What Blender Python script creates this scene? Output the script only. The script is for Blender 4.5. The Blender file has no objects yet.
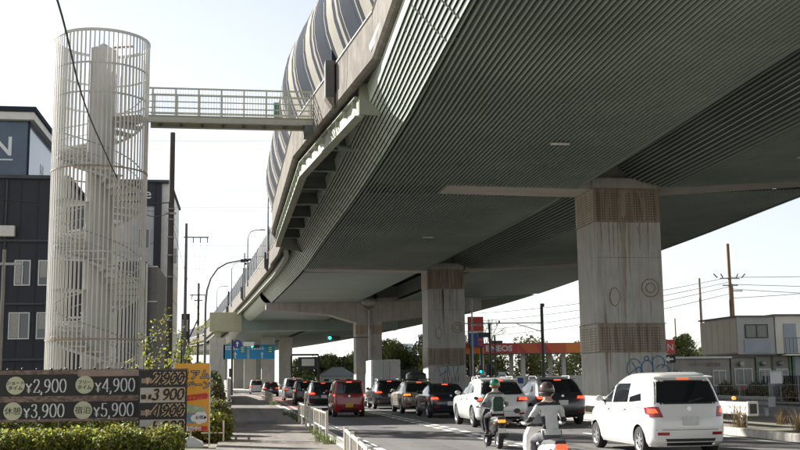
import bpy, bmesh, math, random
import numpy as np
from mathutils import Vector, Matrix
random.seed(7); rng = np.random.default_rng(7)
R = math.radians
sc = bpy.context.scene
COL = sc.collection

# ------------------------------------------------------------------ camera
CAM_H = 1.62
YAW, PITCH, ROLL = R(8.558), R(8.279), R(0.72)
def cam_basis():
    fw = Vector((math.sin(YAW)*math.cos(PITCH), math.cos(YAW)*math.cos(PITCH), math.sin(PITCH)))
    r = Vector((math.cos(YAW), -math.sin(YAW), 0)); u = r.cross(fw)
    c, s = math.cos(ROLL), math.sin(ROLL)
    return r*c - u*s, u*c + r*s, fw
r_, u_, f_ = cam_basis()
cd = bpy.data.cameras.new('camera'); cam = bpy.data.objects.new('camera', cd); COL.objects.link(cam)
cam.matrix_world = Matrix(((r_.x, u_.x, -f_.x, 0), (r_.y, u_.y, -f_.y, 0), (r_.z, u_.z, -f_.z, CAM_H), (0, 0, 0, 1)))
cd.sensor_width = 36; cd.lens = 1065/800*36; cd.clip_start = 0.1; cd.clip_end = 6000
sc.camera = cam

# ------------------------------------------------------------------ sky, sun, exposure
SHX, SHY = 1.35, -1.3                       # ground shadow of a 1 m stick
SUN_EL = math.atan(1/math.hypot(SHX, SHY))
SUN_AZ = math.atan2(-SHX, -SHY)              # clockwise from +Y
w = bpy.data.worlds.new('World'); sc.world = w; w.use_nodes = True
nt = w.node_tree; bg = nt.nodes['Background']
sk = nt.nodes.new('ShaderNodeTexSky'); sk.sky_type = 'NISHITA'; sk.sun_disc = False
sk.sun_elevation = SUN_EL; sk.sun_rotation = SUN_AZ
sk.air_density = 1.0; sk.dust_density = 0.35; sk.ozone_density = 1.5; sk.altitude = 0
hsv = nt.nodes.new('ShaderNodeHueSaturation'); hsv.inputs['Saturation'].default_value = 0.33
nt.links.new(sk.outputs[0], hsv.inputs['Color']); nt.links.new(hsv.outputs[0], bg.inputs[0]); bg.inputs[1].default_value = 0.063
sl = bpy.data.lights.new('sun', 'SUN'); sl.energy = 4.2; sl.angle = R(0.53); sl.color = (1, 0.965, 0.91)
so = bpy.data.objects.new('sun', sl); COL.objects.link(so)
so.rotation_euler = Vector((SHX, SHY, -1)).to_track_quat('-Z', 'Y').to_euler(); so.location = (-40, 40, 60)
sc.view_settings.view_transform = 'Standard'; sc.view_settings.look = 'None'
sc.view_settings.gamma = 1; sc.view_settings.exposure = 1.55; sc.view_settings.use_curve_mapping = False

# ------------------------------------------------------------------ helpers
MATS = {}
def mat(name, col, rough=0.6, metal=0.0, var=0.0, scale=3.0, col2=None, streak=0.0, bump=0.0, bscale=40.0,
        spec=0.5, coat=0.0, emit=None, estr=0.0, trans=0.0, island=0.0, rust=None, stretch=(1, 1, 1), tracks=0):
    if name in MATS: return MATS[name]
    m = bpy.data.materials.new(name); m.use_nodes = True; MATS[name] = m
    t = m.node_tree; b = t.nodes['Principled BSDF']; N = t.nodes.new; L = t.links.new
    c = tuple(col) + (1,)
    b.inputs['Base Color'].default_value = c; b.inputs['Roughness'].default_value = rough
    b.inputs['Metallic'].default_value = metal; b.inputs['Specular IOR Level'].default_value = spec
    b.inputs['Coat Weight'].default_value = coat; b.inputs['Coat Roughness'].default_value = 0.05
    src = None
    geo = N('ShaderNodeNewGeometry')
    def noise(sc_, det=5, st=(1, 1, 1), rg=0.6):
        mp = N('ShaderNodeMapping'); mp.inputs['Scale'].default_value = st; L(geo.outputs['Position'], mp.inputs[0])
        n = N('ShaderNodeTexNoise'); n.inputs['Scale'].default_value = sc_; n.inputs['Detail'].default_value = det
        n.inputs['Roughness'].default_value = rg; L(mp.outputs[0], n.inputs['Vector']); return n.outputs['Fac']
    def ramp(fac, lo, hi):
        r = N('ShaderNodeMapRange'); r.inputs[1].default_value = lo; r.inputs[2].default_value = hi; L(fac, r.inputs[0]); return r.outputs[0]
    def mix(fac, a, bcol, blend='MIX'):
        x = N('ShaderNodeMix'); x.data_type = 'RGBA'; x.blend_type = blend
        if isinstance(fac, float): x.inputs[0].default_value = fac
        else: L(fac, x.inputs[0])
        for sock, v in ((x.inputs[6], a), (x.inputs[7], bcol)):
            if isinstance(v, tuple): sock.default_value = v
            else: L(v, sock)
        return x.outputs[2]
    cur = c
    if var or col2:
        c2 = tuple(col2)+(1,) if col2 else tuple(x*(1-var) for x in col)+(1,)
        cur = mix(ramp(noise(scale, 6, stretch), 0.33, 0.67), c, c2)
    if tracks:
        cur = mix(ramp(noise(1.1, 4, (1, .012, 1)), .40, .62), cur, mix(0.45, cur, (.05, .05, .05, 1)))
        cur = mix(ramp(noise(.55, 7, (1, .6, 1), .7), .56, .66), cur, mix(0.5, cur, tuple(x*.62 for x in col)+(1,)))
        wn = N('ShaderNodeTexNoise'); wn.inputs['Scale'].default_value = 1.3; wn.inputs['Detail'].default_value = 5; L(geo.outputs['Position'], wn.inputs['Vector'])
        va = N('ShaderNodeVectorMath'); va.operation = 'MULTIPLY_ADD'; va.inputs[1].default_value = (1.6, 1.6, 0); L(wn.outputs['Color'], va.inputs[0]); L(geo.outputs['Position'], va.inputs[2])
        vo = N('ShaderNodeTexVoronoi'); vo.feature = 'DISTANCE_TO_EDGE'; vo.inputs['Scale'].default_value = .22; L(va.outputs[0], vo.inputs['Vector'])
        cur = mix(ramp(vo.outputs['Distance'], .012, .004), cur, mix(0.7, cur, (.03, .03, .03, 1)))
    if streak:
        cur = mix(ramp(noise(5.0, 5, (1, 1, 0.07)), 0.5, 0.75), cur, tuple(x*(1-streak) for x in col)+(1,))
    if rust:
        n1 = ramp(noise(rust[0], 6, rust[2] if len(rust) > 2 else (1, 1, 0.25)), rust[1], rust[1]+0.1)
        cur = mix(n1, cur, (0.16, 0.07, 0.035, 1))
    if island:
        rr = N('ShaderNodeHueSaturation'); mr = N('ShaderNodeMapRange')
        mr.inputs[3].default_value = 1-island; mr.inputs[4].default_value = 1+island
        L(geo.outputs['Random Per Island'], mr.inputs[0]); L(mr.outputs[0], rr.inputs['Value'])
        m2 = N('ShaderNodeMapRange'); m2.inputs[3].default_value = 0.47; m2.inputs[4].default_value = 0.52
        L(geo.outputs['Random Per Island'], m2.inputs[0]); L(m2.outputs[0], rr.inputs['Hue'])
        if isinstance(cur, tuple): rr.inputs['Color'].default_value = cur
        else: L(cur, rr.inputs['Color'])
        cur = rr.outputs[0]
    if not isinstance(cur, tuple): L(cur, b.inputs['Base Color'])
    if bump:
        bp = N('ShaderNodeBump'); bp.inputs['Strength'].default_value = bump; bp.inputs['Distance'].default_value = 0.02
        L(noise(bscale, 6), bp.inputs['Height']); L(bp.outputs[0], b.inputs['Normal'])
    if emit:
        b.inputs['Emission Color'].default_value = tuple(emit)+(1,); b.inputs['Emission Strength'].default_value = estr
    if trans:
        tr = N('ShaderNodeBsdfTranslucent'); mx = N('ShaderNodeMixShader'); mx.inputs[0].default_value = trans
        if isinstance(cur, tuple): tr.inputs[0].default_value = cur
        else: L(cur, tr.inputs[0])
        L(b.outputs[0], mx.inputs[1]); L(tr.outputs[0], mx.inputs[2]); L(mx.outputs[0], t.nodes['Material Output'].inputs[0])
    return m

def tag(o, label=None, cat=None, group=None, kind=None):
    if label: o['label'] = label
    if cat: o['category'] = cat
    if group: o['group'] = group
    if kind: o['kind'] = kind
    return o
def thing(name, label, cat, loc=(0, 0, 0), rz=0.0, group=None):
    o = bpy.data.objects.new(name, None); COL.objects.link(o); o.empty_display_size = 0.3
    o.location = loc; o.rotation_euler = (0, 0, rz)
    return tag(o, label, cat, group)
def adopt(o, parent, world=True):
    o.parent = parent
    if world and parent is not None:
        m = Matrix.Identity(4); p = parent; chain = []
        while p is not None: chain.append(p); p = p.parent
        for q in reversed(chain):
            m = m @ q.matrix_parent_inverse @ (Matrix.Translation(q.location) @ q.rotation_euler.to_matrix().to_4x4())
        o.matrix_parent_inverse = m.inverted()
    return o

class MB:
    def __init__(s): s.v = []; s.f = []; s.m = []
    def add(s, vs, fs, mi=0):
        n = len(s.v); s.v += [tuple(p) for p in vs]; s.f += [tuple(i+n for i in f) for f in fs]; s.m += [mi]*len(fs); return s
    def box(s, x0, x1, y0, y1, z0, z1, mi=0):
        return s.add([(x0,y0,z0),(x1,y0,z0),(x1,y1,z0),(x0,y1,z0),(x0,y0,z1),(x1,y0,z1),(x1,y1,z1),(x0,y1,z1)],
                     [(0,3,2,1),(4,5,6,7),(0,1,5,4),(1,2,6,5),(2,3,7,6),(3,0,4,7)], mi)
    def beam(s, a, b, w, h, mi=0, up=(0,0,1)):
        a = Vector(a); b = Vector(b); d = (b-a).normalized(); u = Vector(up)
        if abs(d.dot(u)) > 0.98: u = Vector((0,1,0))
        sd = d.cross(u).normalized()*(w/2); u2 = sd.cross(d).normalized()*(h/2)
        vs = [a-sd-u2, a+sd-u2, a+sd+u2, a-sd+u2, b-sd-u2, b+sd-u2, b+sd+u2, b-sd+u2]
        return s.add(vs, [(0,3,2,1),(4,5,6,7),(0,1,5,4),(1,2,6,5),(2,3,7,6),(3,0,4,7)], mi)
    def cyl(s, a, b, r0, r1=None, n=12, mi=0, caps=True):
        return s.tube([a, b], [r0, r0 if r1 is None else r1], n, mi, caps)
    def tube(s, pts, r, n=8, mi=0, caps=True):
        pts = [Vector(p) for p in pts]; rs = r if isinstance(r, (list, tuple)) else [r]*len(pts)
        vs = []; prev = None
        for i, p in enumerate(pts):
            d = (pts[min(i+1, len(pts)-1)]-pts[max(i-1, 0)]).normalized()
            if prev is None:
                u = Vector((0,0,1)) if abs(d.z) < 0.95 else Vector((0,1,0))
            else: u = prev
            sd = d.cross(u).normalized(); u = sd.cross(d).normalized(); prev = u
            vs += [p+(sd*math.cos(2*math.pi*k/n)+u*math.sin(2*math.pi*k/n))*rs[i] for k in range(n)]
        fs = [(i*n+k, i*n+(k+1) % n, (i+1)*n+(k+1) % n, (i+1)*n+k) for i in range(len(pts)-1) for k in range(n)]
        if caps: fs += [tuple(range(n))[::-1], tuple((len(pts)-1)*n+k for k in range(n))]
        return s.add(vs, fs, mi)
    def prism(s, poly, axis, a, b, mi=0):
        # poly in the two other axes; extruded from a to b on axis
        def P(p, t): return {'x': (t, p[0], p[1]), 'y': (p[0], t, p[1]), 'z': (p[0], p[1], t)}[axis]
        n = len(poly); vs = [P(p, a) for p in poly]+[P(p, b) for p in poly]
        return s.add(vs, [tuple(range(n)), tuple(range(2*n-1, n-1, -1))]+[(i, (i+1) % n, n+(i+1) % n, n+i) for i in range(n)], mi)
    def loft(s, secs, closed=True, caps=True, mi=0):
        n = len(secs[0]); vs = [p for q in secs for p in q]; k = n if closed else n-1
        fs = [(i*n+j, i*n+(j+1) % n, (i+1)*n+(j+1) % n, (i+1)*n+j) for i in range(len(secs)-1) for j in range(k)]
        if caps and closed: fs += [tuple(range(n))[::-1], tuple((len(secs)-1)*n+j for j in range(n))]
        return s.add(vs, fs, mi)
    def ball(s, c, rx, ry, rz, nu=14, nv=9, mi=0):
        secs = []
        for i in range(1, nv):
            a = math.pi*i/nv-math.pi/2
            secs.append([(c[0]+rx*math.cos(a)*math.cos(2*math.pi*k/nu), c[1]+ry*math.cos(a)*math.sin(2*math.pi*k/nu), c[2]+rz*math.sin(a)) for k in range(nu)])
        n0 = len(s.v); s.loft(secs, True, False, mi)
        s.v += [(c[0], c[1], c[2]-rz), (c[0], c[1], c[2]+rz)]; b = len(s.v)-2; l = n0+(nv-2)*nu
        for k in range(nu):
            s.f += [(n0+(k+1) % nu, n0+k, b), (l+k, l+(k+1) % nu, b+1)]; s.m += [mi, mi]
        return s
    def mesh(s, name, mats, smooth=False, recalc=True):
        me = bpy.data.meshes.new(name); me.from_pydata(s.v, [], s.f)
        for m in (mats if isinstance(mats, (list, tuple)) else [mats]): me.materials.append(m)
        me.polygons.foreach_set('material_index', s.m)
        if recalc:
            b = bmesh.new(); b.from_mesh(me); bmesh.ops.recalc_face_normals(b, faces=b.faces); b.to_mesh(me); b.free()
        if smooth:
            me.polygons.foreach_set('use_smooth', [True]*len(me.polygons)); me.set_sharp_from_angle(angle=R(smooth if smooth is not True else 35))
        me.update(); return me
    def build(s, name, mats, parent=None, smooth=False, world=True, bevel=0, recalc=True):
        o = bpy.data.objects.new(name, s.mesh(name, mats, smooth, recalc)); COL.objects.link(o)
        if parent is not None: adopt(o, parent, world)
        if bevel:
            md = o.modifiers.new('bevel', 'BEVEL'); md.width = bevel; md.segments = 2; md.limit_method = 'ANGLE'; md.angle_limit = R(40)
        return o
def inst(src, name, parent, loc=(0,0,0), rz=0.0):
    o = bpy.data.objects.new(name, src.data); COL.objects.link(o); o.parent = parent; o.location = loc; o.rotation_euler = (0, 0, rz); return o
def copy_tree(o, parent=None):
    c = o.copy(); COL.objects.link(c)
    if parent is not None: c.parent = parent
    for ch in [q for q in o.children]: copy_tree(ch, c)
    return c
def interp(knots):
    xs = [k[0] for k in knots]; ys = [k[1] for k in knots]
    return lambda y: float(np.interp(y, xs, ys))
def smoothstep(knots):
    # monotone-ish Catmull interpolation of knots
    xs = np.array([k[0] for k in knots], float); ys = np.array([k[1] for k in knots], float)
    m = np.gradient(ys, xs)
    def f(x):
        i = int(np.clip(np.searchsorted(xs, x)-1, 0, len(xs)-2)); h = xs[i+1]-xs[i]; t = min(max((x-xs[i])/h, 0), 1)
        return float((2*t**3-3*t*t+1)*ys[i]+(t**3-2*t*t+t)*h*m[i]+(-2*t**3+3*t*t)*ys[i+1]+(t**3-t*t)*h*m[i+1])
    return f
def C(y): return -max(0.0, y-85)**2/1400
def frange(a, b, st):
    n = max(1, int(round((b-a)/st))); return [a+(b-a)*i/n for i in range(n+1)]
def text_mesh(s, size, extr=0.003, align='CENTER', xs=1.0, shear=0.0, offset=0.0):
    cu = bpy.data.curves.new('lettering', 'FONT'); cu.body = s; cu.size = size; cu.extrude = extr; cu.align_x = align; cu.shear = shear; cu.offset = offset
    cu.resolution_u = 3
    o = bpy.data.objects.new('lettering', cu); COL.objects.link(o)
    dg = bpy.context.evaluated_depsgraph_get(); me = bpy.data.meshes.new_from_object(o.evaluated_get(dg))
    bpy.data.objects.remove(o); bpy.data.curves.remove(cu)
    if xs != 1.0:
        me.transform(Matrix.Diagonal((xs, 1, 1, 1)))
    return me
def put_text(name, s, size, pos, material, parent, face='-y', **k):
    me = text_mesh(s, size, **k); me.materials.clear(); me.materials.append(material)
    rot = {'-y': Matrix.Rotation(R(90), 4, 'X'), '-x': Matrix.Rotation(R(-90), 4, 'Z') @ Matrix.Rotation(R(90), 4, 'X'),
           '+x': Matrix.Rotation(R(90), 4, 'Z') @ Matrix.Rotation(R(90), 4, 'X')}[face]
    me.transform(Matrix.Translation(pos) @ rot)
    o = bpy.data.objects.new(name, me); COL.objects.link(o)
    return adopt(o, parent)

# leaf clouds
def leaf_mesh(name, blobs, n, size, materials, flat=0.0, shell=0.55, seed=1):
    g = np.random.default_rng(seed); vol = np.array([b[3]*b[4]*b[5] for b in blobs])**(2/3.); pr = vol/vol.sum()
    idx = g.choice(len(blobs), n, p=pr); B = np.array(blobs, float)[idx]
    d = g.normal(size=(n, 3)); d /= np.linalg.norm(d, axis=1)[:, None]
    rad = shell+(1-shell)*g.random(n)**0.6; rad *= 1+0.12*g.normal(size=n)
    P = B[:, :3]+d*rad[:, None]*B[:, 3:6]
    a = g.normal(size=(n, 3)); a[:, 2] *= (1-flat); a /= np.linalg.norm(a, axis=1)[:, None]
    b = np.cross(a, g.normal(size=(n, 3))); b /= np.linalg.norm(b, axis=1)[:, None]
    s = size*(0.6+0.8*g.random(n))[:, None]
    V = np.stack([P-a*s, P+b*s*0.55, P+a*s, P-b*s*0.55], 1).reshape(-1, 3)
    me = bpy.data.meshes.new(name); me.vertices.add(4*n); me.vertices.foreach_set('co', V.ravel())
    me.loops.add(4*n); me.loops.foreach_set('vertex_index', np.arange(4*n)); me.polygons.add(n)
    me.polygons.foreach_set('loop_start', np.arange(n)*4); me.polygons.foreach_set('loop_total', np.full(n, 4))
    ms = materials if isinstance(materials, list) else [materials]
    for m in ms: me.materials.append(m)
    me.polygons.foreach_set('material_index', g.integers(0, len(ms), n)); me.update(); me.validate()
    return me
def leaves(name, blobs, n, size, materials, parent=None, **k):
    o = bpy.data.objects.new(name, leaf_mesh(name, blobs, n, size, materials, **k)); COL.objects.link(o)
    if parent is not None: adopt(o, parent)
    return o

# ------------------------------------------------------------------ materials
ASPH = mat('asphalt', (0.165, 0.153, 0.142), 0.9, col2=(0.13, 0.122, 0.113), scale=0.7, bump=0.25, bscale=60, tracks=1)
ASPH2 = mat('pavement_asphalt', (0.25, 0.215, 0.18), 0.95, col2=(0.185, 0.162, 0.138), scale=1.2, bump=0.3, bscale=50, tracks=1)
EARTH = mat('earth', (0.24, 0.21, 0.165), 0.95, col2=(0.14, 0.135, 0.09), scale=0.35, bump=0.4, bscale=20)
PAINT = mat('road_paint', (0.78, 0.77, 0.73), 0.7, col2=(0.55, 0.54, 0.50), scale=6)
KERB = mat('kerb_concrete', (0.50, 0.46, 0.40), 0.85, col2=(0.32, 0.29, 0.25), scale=2.5, streak=0.3, bump=0.2)
CONC = mat('pier_concrete', (0.50, 0.49, 0.465), 0.85, col2=(0.42, 0.405, 0.38), scale=1.1, streak=0.4, bump=0.12, rust=(1.6, 0.635, (1.8, 1.8, 0.035)))
CONCP = mat('parapet_concrete', (0.25, 0.23, 0.205), 0.95, col2=(0.16, 0.145, 0.128), scale=1.6, streak=0.5, bump=0.12, spec=0.12)
CONCB = mat('beam_concrete', (0.50, 0.47, 0.43), 0.85, col2=(0.42, 0.39, 0.35), scale=0.9, streak=0.2)
CONCBR = mat('brown_beam_concrete', (0.37, 0.352, 0.33), 0.85, col2=(0.29, 0.275, 0.257), scale=0.9, streak=0.4)
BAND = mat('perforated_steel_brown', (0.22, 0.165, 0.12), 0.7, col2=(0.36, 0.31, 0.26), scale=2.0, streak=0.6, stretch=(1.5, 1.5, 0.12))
BANDL = mat('perforated_steel_lit_side', (0.50, 0.46, 0.39), 0.7, col2=(0.42, 0.37, 0.30), scale=2.0, streak=0.5)  # left-face copy of the band steel, side light put into its colour
HOLE = mat('dark_hole', (0.06, 0.048, 0.036), 0.9)
SHEET = mat('soffit_sheet_shaded', (0.048, 0.074, 0.068), 0.6, col2=(0.028, 0.044, 0.04), scale=0.25)  # dark green: shade of the recess between slats put into the colour
SLAT = mat('slat_aluminium', (0.38, 0.45, 0.405), 0.5, col2=(0.25, 0.30, 0.265), scale=0.22, rust=(1.2, 0.73, (1, 0.5, 1)))
SLATL = mat('slat_aluminium_sunlit', (0.58, 0.65, 0.58), 0.5, col2=(0.48, 0.545, 0.485), scale=0.8)  # brighter slat copy, sun on the edge louvres put into the colour
RIB = mat('slat_rib_steel', (0.10, 0.12, 0.115), 0.6)
GIRD = mat('girder_grey_green', (0.12, 0.14, 0.12), 0.6, col2=(0.085, 0.10, 0.085), scale=0.6)
EDGEB = mat('edge_beam_green', (0.36, 0.385, 0.315), 0.6, col2=(0.29, 0.31, 0.25), scale=1.2, rust=(1.5, 0.70, (1, 0.3, 1)))
PANEL = mat('soffit_panel_green', (0.22, 0.285, 0.26), 0.5, col2=(0.18, 0.235, 0.215), scale=0.3)
PIPE = mat('rounded_panel_pale', (0.52, 0.55, 0.48), 0.4, col2=(0.44, 0.47, 0.40), scale=0.5)
PORT = mat('portal_concrete_sunlit', (0.60, 0.575, 0.535), 0.85, col2=(0.50, 0.475, 0.44), scale=1.0, streak=0.35)  # paler concrete copy, sunlight on the columns put into the colour
BEIGE = mat('portal_beam_paint', (0.47, 0.47, 0.33), 0.55, col2=(0.40, 0.40, 0.27), scale=0.5, streak=0.2)
NAVYP = mat('barrier_navy', (0.036, 0.044, 0.060), 0.95, col2=(0.028, 0.035, 0.048), scale=0.8, streak=0.25, spec=0.08)
CREAMP = mat('barrier_cream', (0.34, 0.325, 0.285), 0.9, col2=(0.28, 0.265, 0.23), scale=0.7, streak=0.2, spec=0.1)
GREYP = mat('barrier_grey', (0.10, 0.107, 0.118), 0.9, var=0.25, scale=0.8, spec=0.08)
DKBOX = mat('dark_pilaster', (0.15, 0.15, 0.155), 0.8, var=0.35, scale=1.4, streak=0.4)
TOWER = mat('tower_cream_paint', (0.60, 0.59, 0.56), 0.45, col2=(0.51, 0.495, 0.46), scale=1.0, rust=(3.0, 0.67))
TOWERH = mat('tower_hub_paint', (0.50, 0.49, 0.46), 0.5, col2=(0.42, 0.405, 0.375), scale=0.9, streak=0.3, rust=(2.0, 0.72))
RUST = mat('rusty_steel', (0.25, 0.16, 0.10), 0.8, col2=(0.38, 0.31, 0.24), scale=5)
BRIDGE = mat('bridge_grey_paint', (0.50, 0.50, 0.44), 0.45, col2=(0.44, 0.44, 0.37), scale=1.0, rust=(2.0, 0.73))
WHITEP = mat('white_paint', (0.72, 0.70, 0.66), 0.5, col2=(0.60, 0.575, 0.53), scale=1.5)
RAILP = mat('guard_pipe_paint', (0.62, 0.58, 0.51), 0.45, col2=(0.48, 0.43, 0.36), scale=4, rust=(6, 0.70, (1, 1, 1)))
GALV = mat('galvanised_steel', (0.36, 0.36, 0.36), 0.5, metal=0.4, var=0.25, scale=3)
DARKST = mat('dark_steel', (0.05, 0.05, 0.05), 0.5, var=0.3)
POLEC = mat('pole_concrete', (0.20, 0.19, 0.175), 0.85, var=0.3, scale=1.5, streak=0.3)
POLED = mat('pole_dark', (0.085, 0.075, 0.065), 0.85, var=0.3, scale=1.5, streak=0.3)
POLEB = mat('pole_brown_wood', (0.27, 0.17, 0.10), 0.85, var=0.3, scale=1.5, streak=0.3)
WIRE = mat('wire_black', (0.03, 0.03, 0.03), 0.6)
WIREG = mat('wire_grey', (0.30, 0.30, 0.31), 0.6)
NAVYB = mat('navy_cladding', (0.017, 0.019, 0.028), 0.6, col2=(0.022, 0.025, 0.035), scale=0.4)
GLASS = mat('window_glass', (0.045, 0.055, 0.065), 0.06, spec=0.8)
GLASSB = mat('billboard_glass', (0.035, 0.06, 0.10), 0.12, col2=(0.075, 0.11, 0.16), scale=0.5, spec=0.7)
FRAMEW = mat('window_frame_white', (0.65, 0.65, 0.63), 0.5)
BLACK = mat('matt_black', (0.02, 0.02, 0.02), 0.6)
RUBBER = mat('rubber', (0.022, 0.022, 0.023), 0.85)
CARGL = mat('car_glass', (0.012, 0.014, 0.016), 0.04, spec=0.8)
CHROME = mat('wheel_alloy', (0.62, 0.62, 0.63), 0.28, metal=0.8)
LAMPR = mat('tail_lamp_red', (0.30, 0.012, 0.012), 0.15, spec=0.7, coat=0.5)
BRAKE = mat('brake_lamp_lit', (0.75, 0.05, 0.02), 0.2, emit=(1.0, 0.10, 0.03), estr=0.55)
AMBER = mat('amber_glow', (0.85, 0.25, 0.03), 0.2, emit=(1.0, 0.30, 0.04), estr=0.5)
LAMPC = mat('lamp_clear', (0.6, 0.6, 0.6), 0.1, spec=0.8)
PLATEW = mat('plate_white', (0.62, 0.62, 0.60), 0.5, var=0.2, scale=9)
PLATEY = mat('plate_yellow', (0.62, 0.42, 0.02), 0.5, var=0.2, scale=9)
LEAFY = mat('leaf_yellow_green', (0.29, 0.29, 0.05), 0.6, island=0.5, trans=0.5)
LEAFG = mat('leaf_green', (0.13, 0.165, 0.05), 0.6, island=0.5, trans=0.45)
LEAFD = mat('leaf_dark', (0.05, 0.08, 0.03), 0.65, island=0.5, trans=0.35)
LEAFB = mat('leaf_brown', (0.16, 0.11, 0.055), 0.7, island=0.4, trans=0.3)
BARK = mat('bark', (0.11, 0.085, 0.06), 0.9, var=0.4, scale=6)
ORANGE = mat('canopy_orange', (0.80, 0.22, 0.02), 0.4)
ORANGER = mat('canopy_red_orange', (0.66, 0.10, 0.02), 0.4)
REDS = mat('sign_red', (0.55, 0.03, 0.02), 0.4)
BLUES = mat('sign_blue', (0.01, 0.27, 0.56), 0.4)
NAVYS = mat('sign_navy', (0.02, 0.05, 0.28), 0.4)
GREENS = mat('sign_green', (0.01, 0.25, 0.12), 0.4)
WHITES = mat('sign_white', (0.75, 0.75, 0.74), 0.5)
SIGLIT = mat('signal_green_lit', (0.0, 0.5, 0.35), 0.3, emit=(0.02, 0.9, 0.6), estr=1.6)
SIGOFF = mat('signal_lens_dark', (0.03, 0.03, 0.03), 0.3)
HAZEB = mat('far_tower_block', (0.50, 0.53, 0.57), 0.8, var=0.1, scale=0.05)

# ------------------------------------------------------------------ ground, road, pavement
tag(MB().box(-2500, 2500, -300, 4500, -1.0, -0.06).build('ground', EARTH), kind='structure')
YS = frange(-20, 60, 20)+frange(70, 420, 10)
def strip(name, x0, x1, z0, z1, m, ys=YS, parent=None, c=C, bevel=0):
    secs = [[(x0+c(y), y, z0), (x1+c(y), y, z0), (x1+c(y), y, z1), (x0+c(y), y, z1)] for y in ys]
    return MB().loft(secs).build(name, m, parent, bevel=bevel)
road = tag(strip('road', 2.6, 13.45, -0.3, 0.0, ASPH), kind='structure')
opp = tag(strip('road', 19.6, 29.0, -0.3, 0.0, ASPH), kind='structure')
pav = tag(strip('pavement', -0.55, 2.35, -0.3, 0.08, ASPH2), kind='structure')
tag(strip('verge', -7.0, -0.55, -0.3, 0.03, EARTH, ys=frange(-20, 60, 20)), kind='structure')
tag(strip('median_ground', 13.66, 19.4, -0.3, 0.13, EARTH), kind='structure')
tag(strip('pavement', 29.2, 31.2, -0.3, 0.10, ASPH2), kind='structure')
def kerb_line(name, x0, x1, z1, ya, yb, step, far):
    root = tag(strip(name, x0+0.01, x1-0.01, -0.25, z1-0.03, KERB, ys=[y for y in YS if y >= ya]), kind='structure')
    y = ya; src = None
    while y < yb:
        o = MB().loft([[(x0+C(t), t, -0.2), (x1+C(t), t, -0.2), (x1+C(t), t, z1-0.02+random.uniform(-.004, .004)), (x1-0.03+C(t), t, z1), (x0+0.03+C(t), t, z1), (x0+C(t), t, z1-0.03)] for t in (y, y+step-0.015)]).build('kerb_stone', KERB, root)
        y += step
    return root
kerb_line('kerb', 2.35, 2.58, 0.12, 14, 60, 1.0, 0)
kerb_line('kerb', 13.45, 13.68, 0.20, 14, 62, 1.0, 0)
kerb_line('kerb', 19.38, 19.60, 0.18, 24, 50, 1.0, 0)
# painted markings: the doubled slow-down dashes on both sides of the first lane
def dash(x, y, wd, ln):
    p = [(x-wd/2+C(y), y), (x+wd/2+C(y), y), (x+wd/2+C(y+ln), y+ln), (x-wd/2+C(y+ln), y+ln)]
    MB().prism(p, 'z', -0.05, 0.004).build('lane_dash', PAINT, road)
y = 18.0
while y < 90:
    dash(3.30, y, 0.20, 1.0); dash(6.62, y, 0.20, 1.0); dash(6.98, y+0.75, 0.20, 1.0)
    y += 1.75
y = 16.0
while y < 90:
    dash(10.12, y, 0.15, 5.0); y += 10
for (xx, a, b) in ((2.82, 14, 200), (13.05, 14, 200)):
    MB().loft([[(xx-.075+C(t), t, -.05), (xx+.075+C(t), t, -.05), (xx+.075+C(t), t, .004), (xx-.075+C(t), t, .004)] for t in frange(a, b, 9)]).build('edge_line', PAINT, road)
MB().box(3.2, 13.0, 98, 98.45, -.05, .004).build('stop_line', PAINT, road)
# red tinted strip at the bus lane far ahead
REDASPH = mat('red_asphalt', (0.22, 0.07, 0.05), 0.9, var=0.3, scale=1.5)
MB().loft([[(2.95+C(t), t, -.05), (4.2+C(t), t, -.05), (4.2+C(t), t, .003), (2.95+C(t), t, .003)] for t in frange(64, 130, 6)]).build('red_lane_strip', REDASPH, road)
# patches of repaired asphalt
PATCH = mat('asphalt_patch', (0.10, 0.098, 0.096), 0.85, var=0.2, scale=2, bump=0.2, bscale=60)
for (x0, x1, y0, y1) in ((7.2, 8.3, 26, 34.5), (4.0, 4.9, 33, 40), (0.3, 1.4, 40, 43.5)):
    z = 0.083 if x0 < 2 else 0.003
    MB().box(x0, x1, y0, y1, -.05, z).build('asphalt_patch', PATCH, pav if x0 < 2 else road)
for (x, y) in ((8.9, 29.5), (5.1, 37)):
    MB().cyl((x, y, -.05), (x, y, .006), 0.31, n=20).build('manhole_cover', DARKST, road)

# ------------------------------------------------------------------ viaduct
via = thing('elevated_expressway', 'long grey-green elevated expressway on concrete piers running overhead along the road', 'viaduct', (16, 46, 0))
PARK = [(-15, 4.0), (26, 3.85), (31.6, 3.95), (46.5, 2.22), (68.5, 1.97), (71.5, 2.0), (78, 2.85), (84, 2.8), (95, 2.4), (128, 0.5), (160, -1.5), (185, -3.4), (205, -4.8), (260, -9), (340, -24)]
XP = interp(PARK)
XLk = smoothstep([(-15, 3.8), (10, 3.9), (24, 4.0), (31, 4.18), (44, 4.2), (65, 3.85), (82, 3.6), (105, 2.7), (125, 1.75), (150, 0.35), (182, -1.2), (230, -3.2), (260, -6), (340, -20)])
XG = smoothstep([(-15, 13.9), (24, 14.2), (40, 14.75), (50, 14.9), (60, 14.75), (81, 14.0), (116, 12.5), (160, 10.2), (205, 7.8), (260, 3), (340, -10)])
XRk = smoothstep([(-15, 26.2), (24, 26.8), (50, 28.2), (66, 29.8), (88, 31.4), (132, 33.5), (190, 30.5), (260, 22), (340, 8)])
ZS = 10.05
PARZ0, PARZ1 = 11.40, 12.95
def zr(x, y): return ZS+0.05+0.055*max(0, x-(XG(y)+3.7))
VY = frange(-15, 45, 6)+frange(48, 120, 4)+frange(126, 340, 8)
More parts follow.
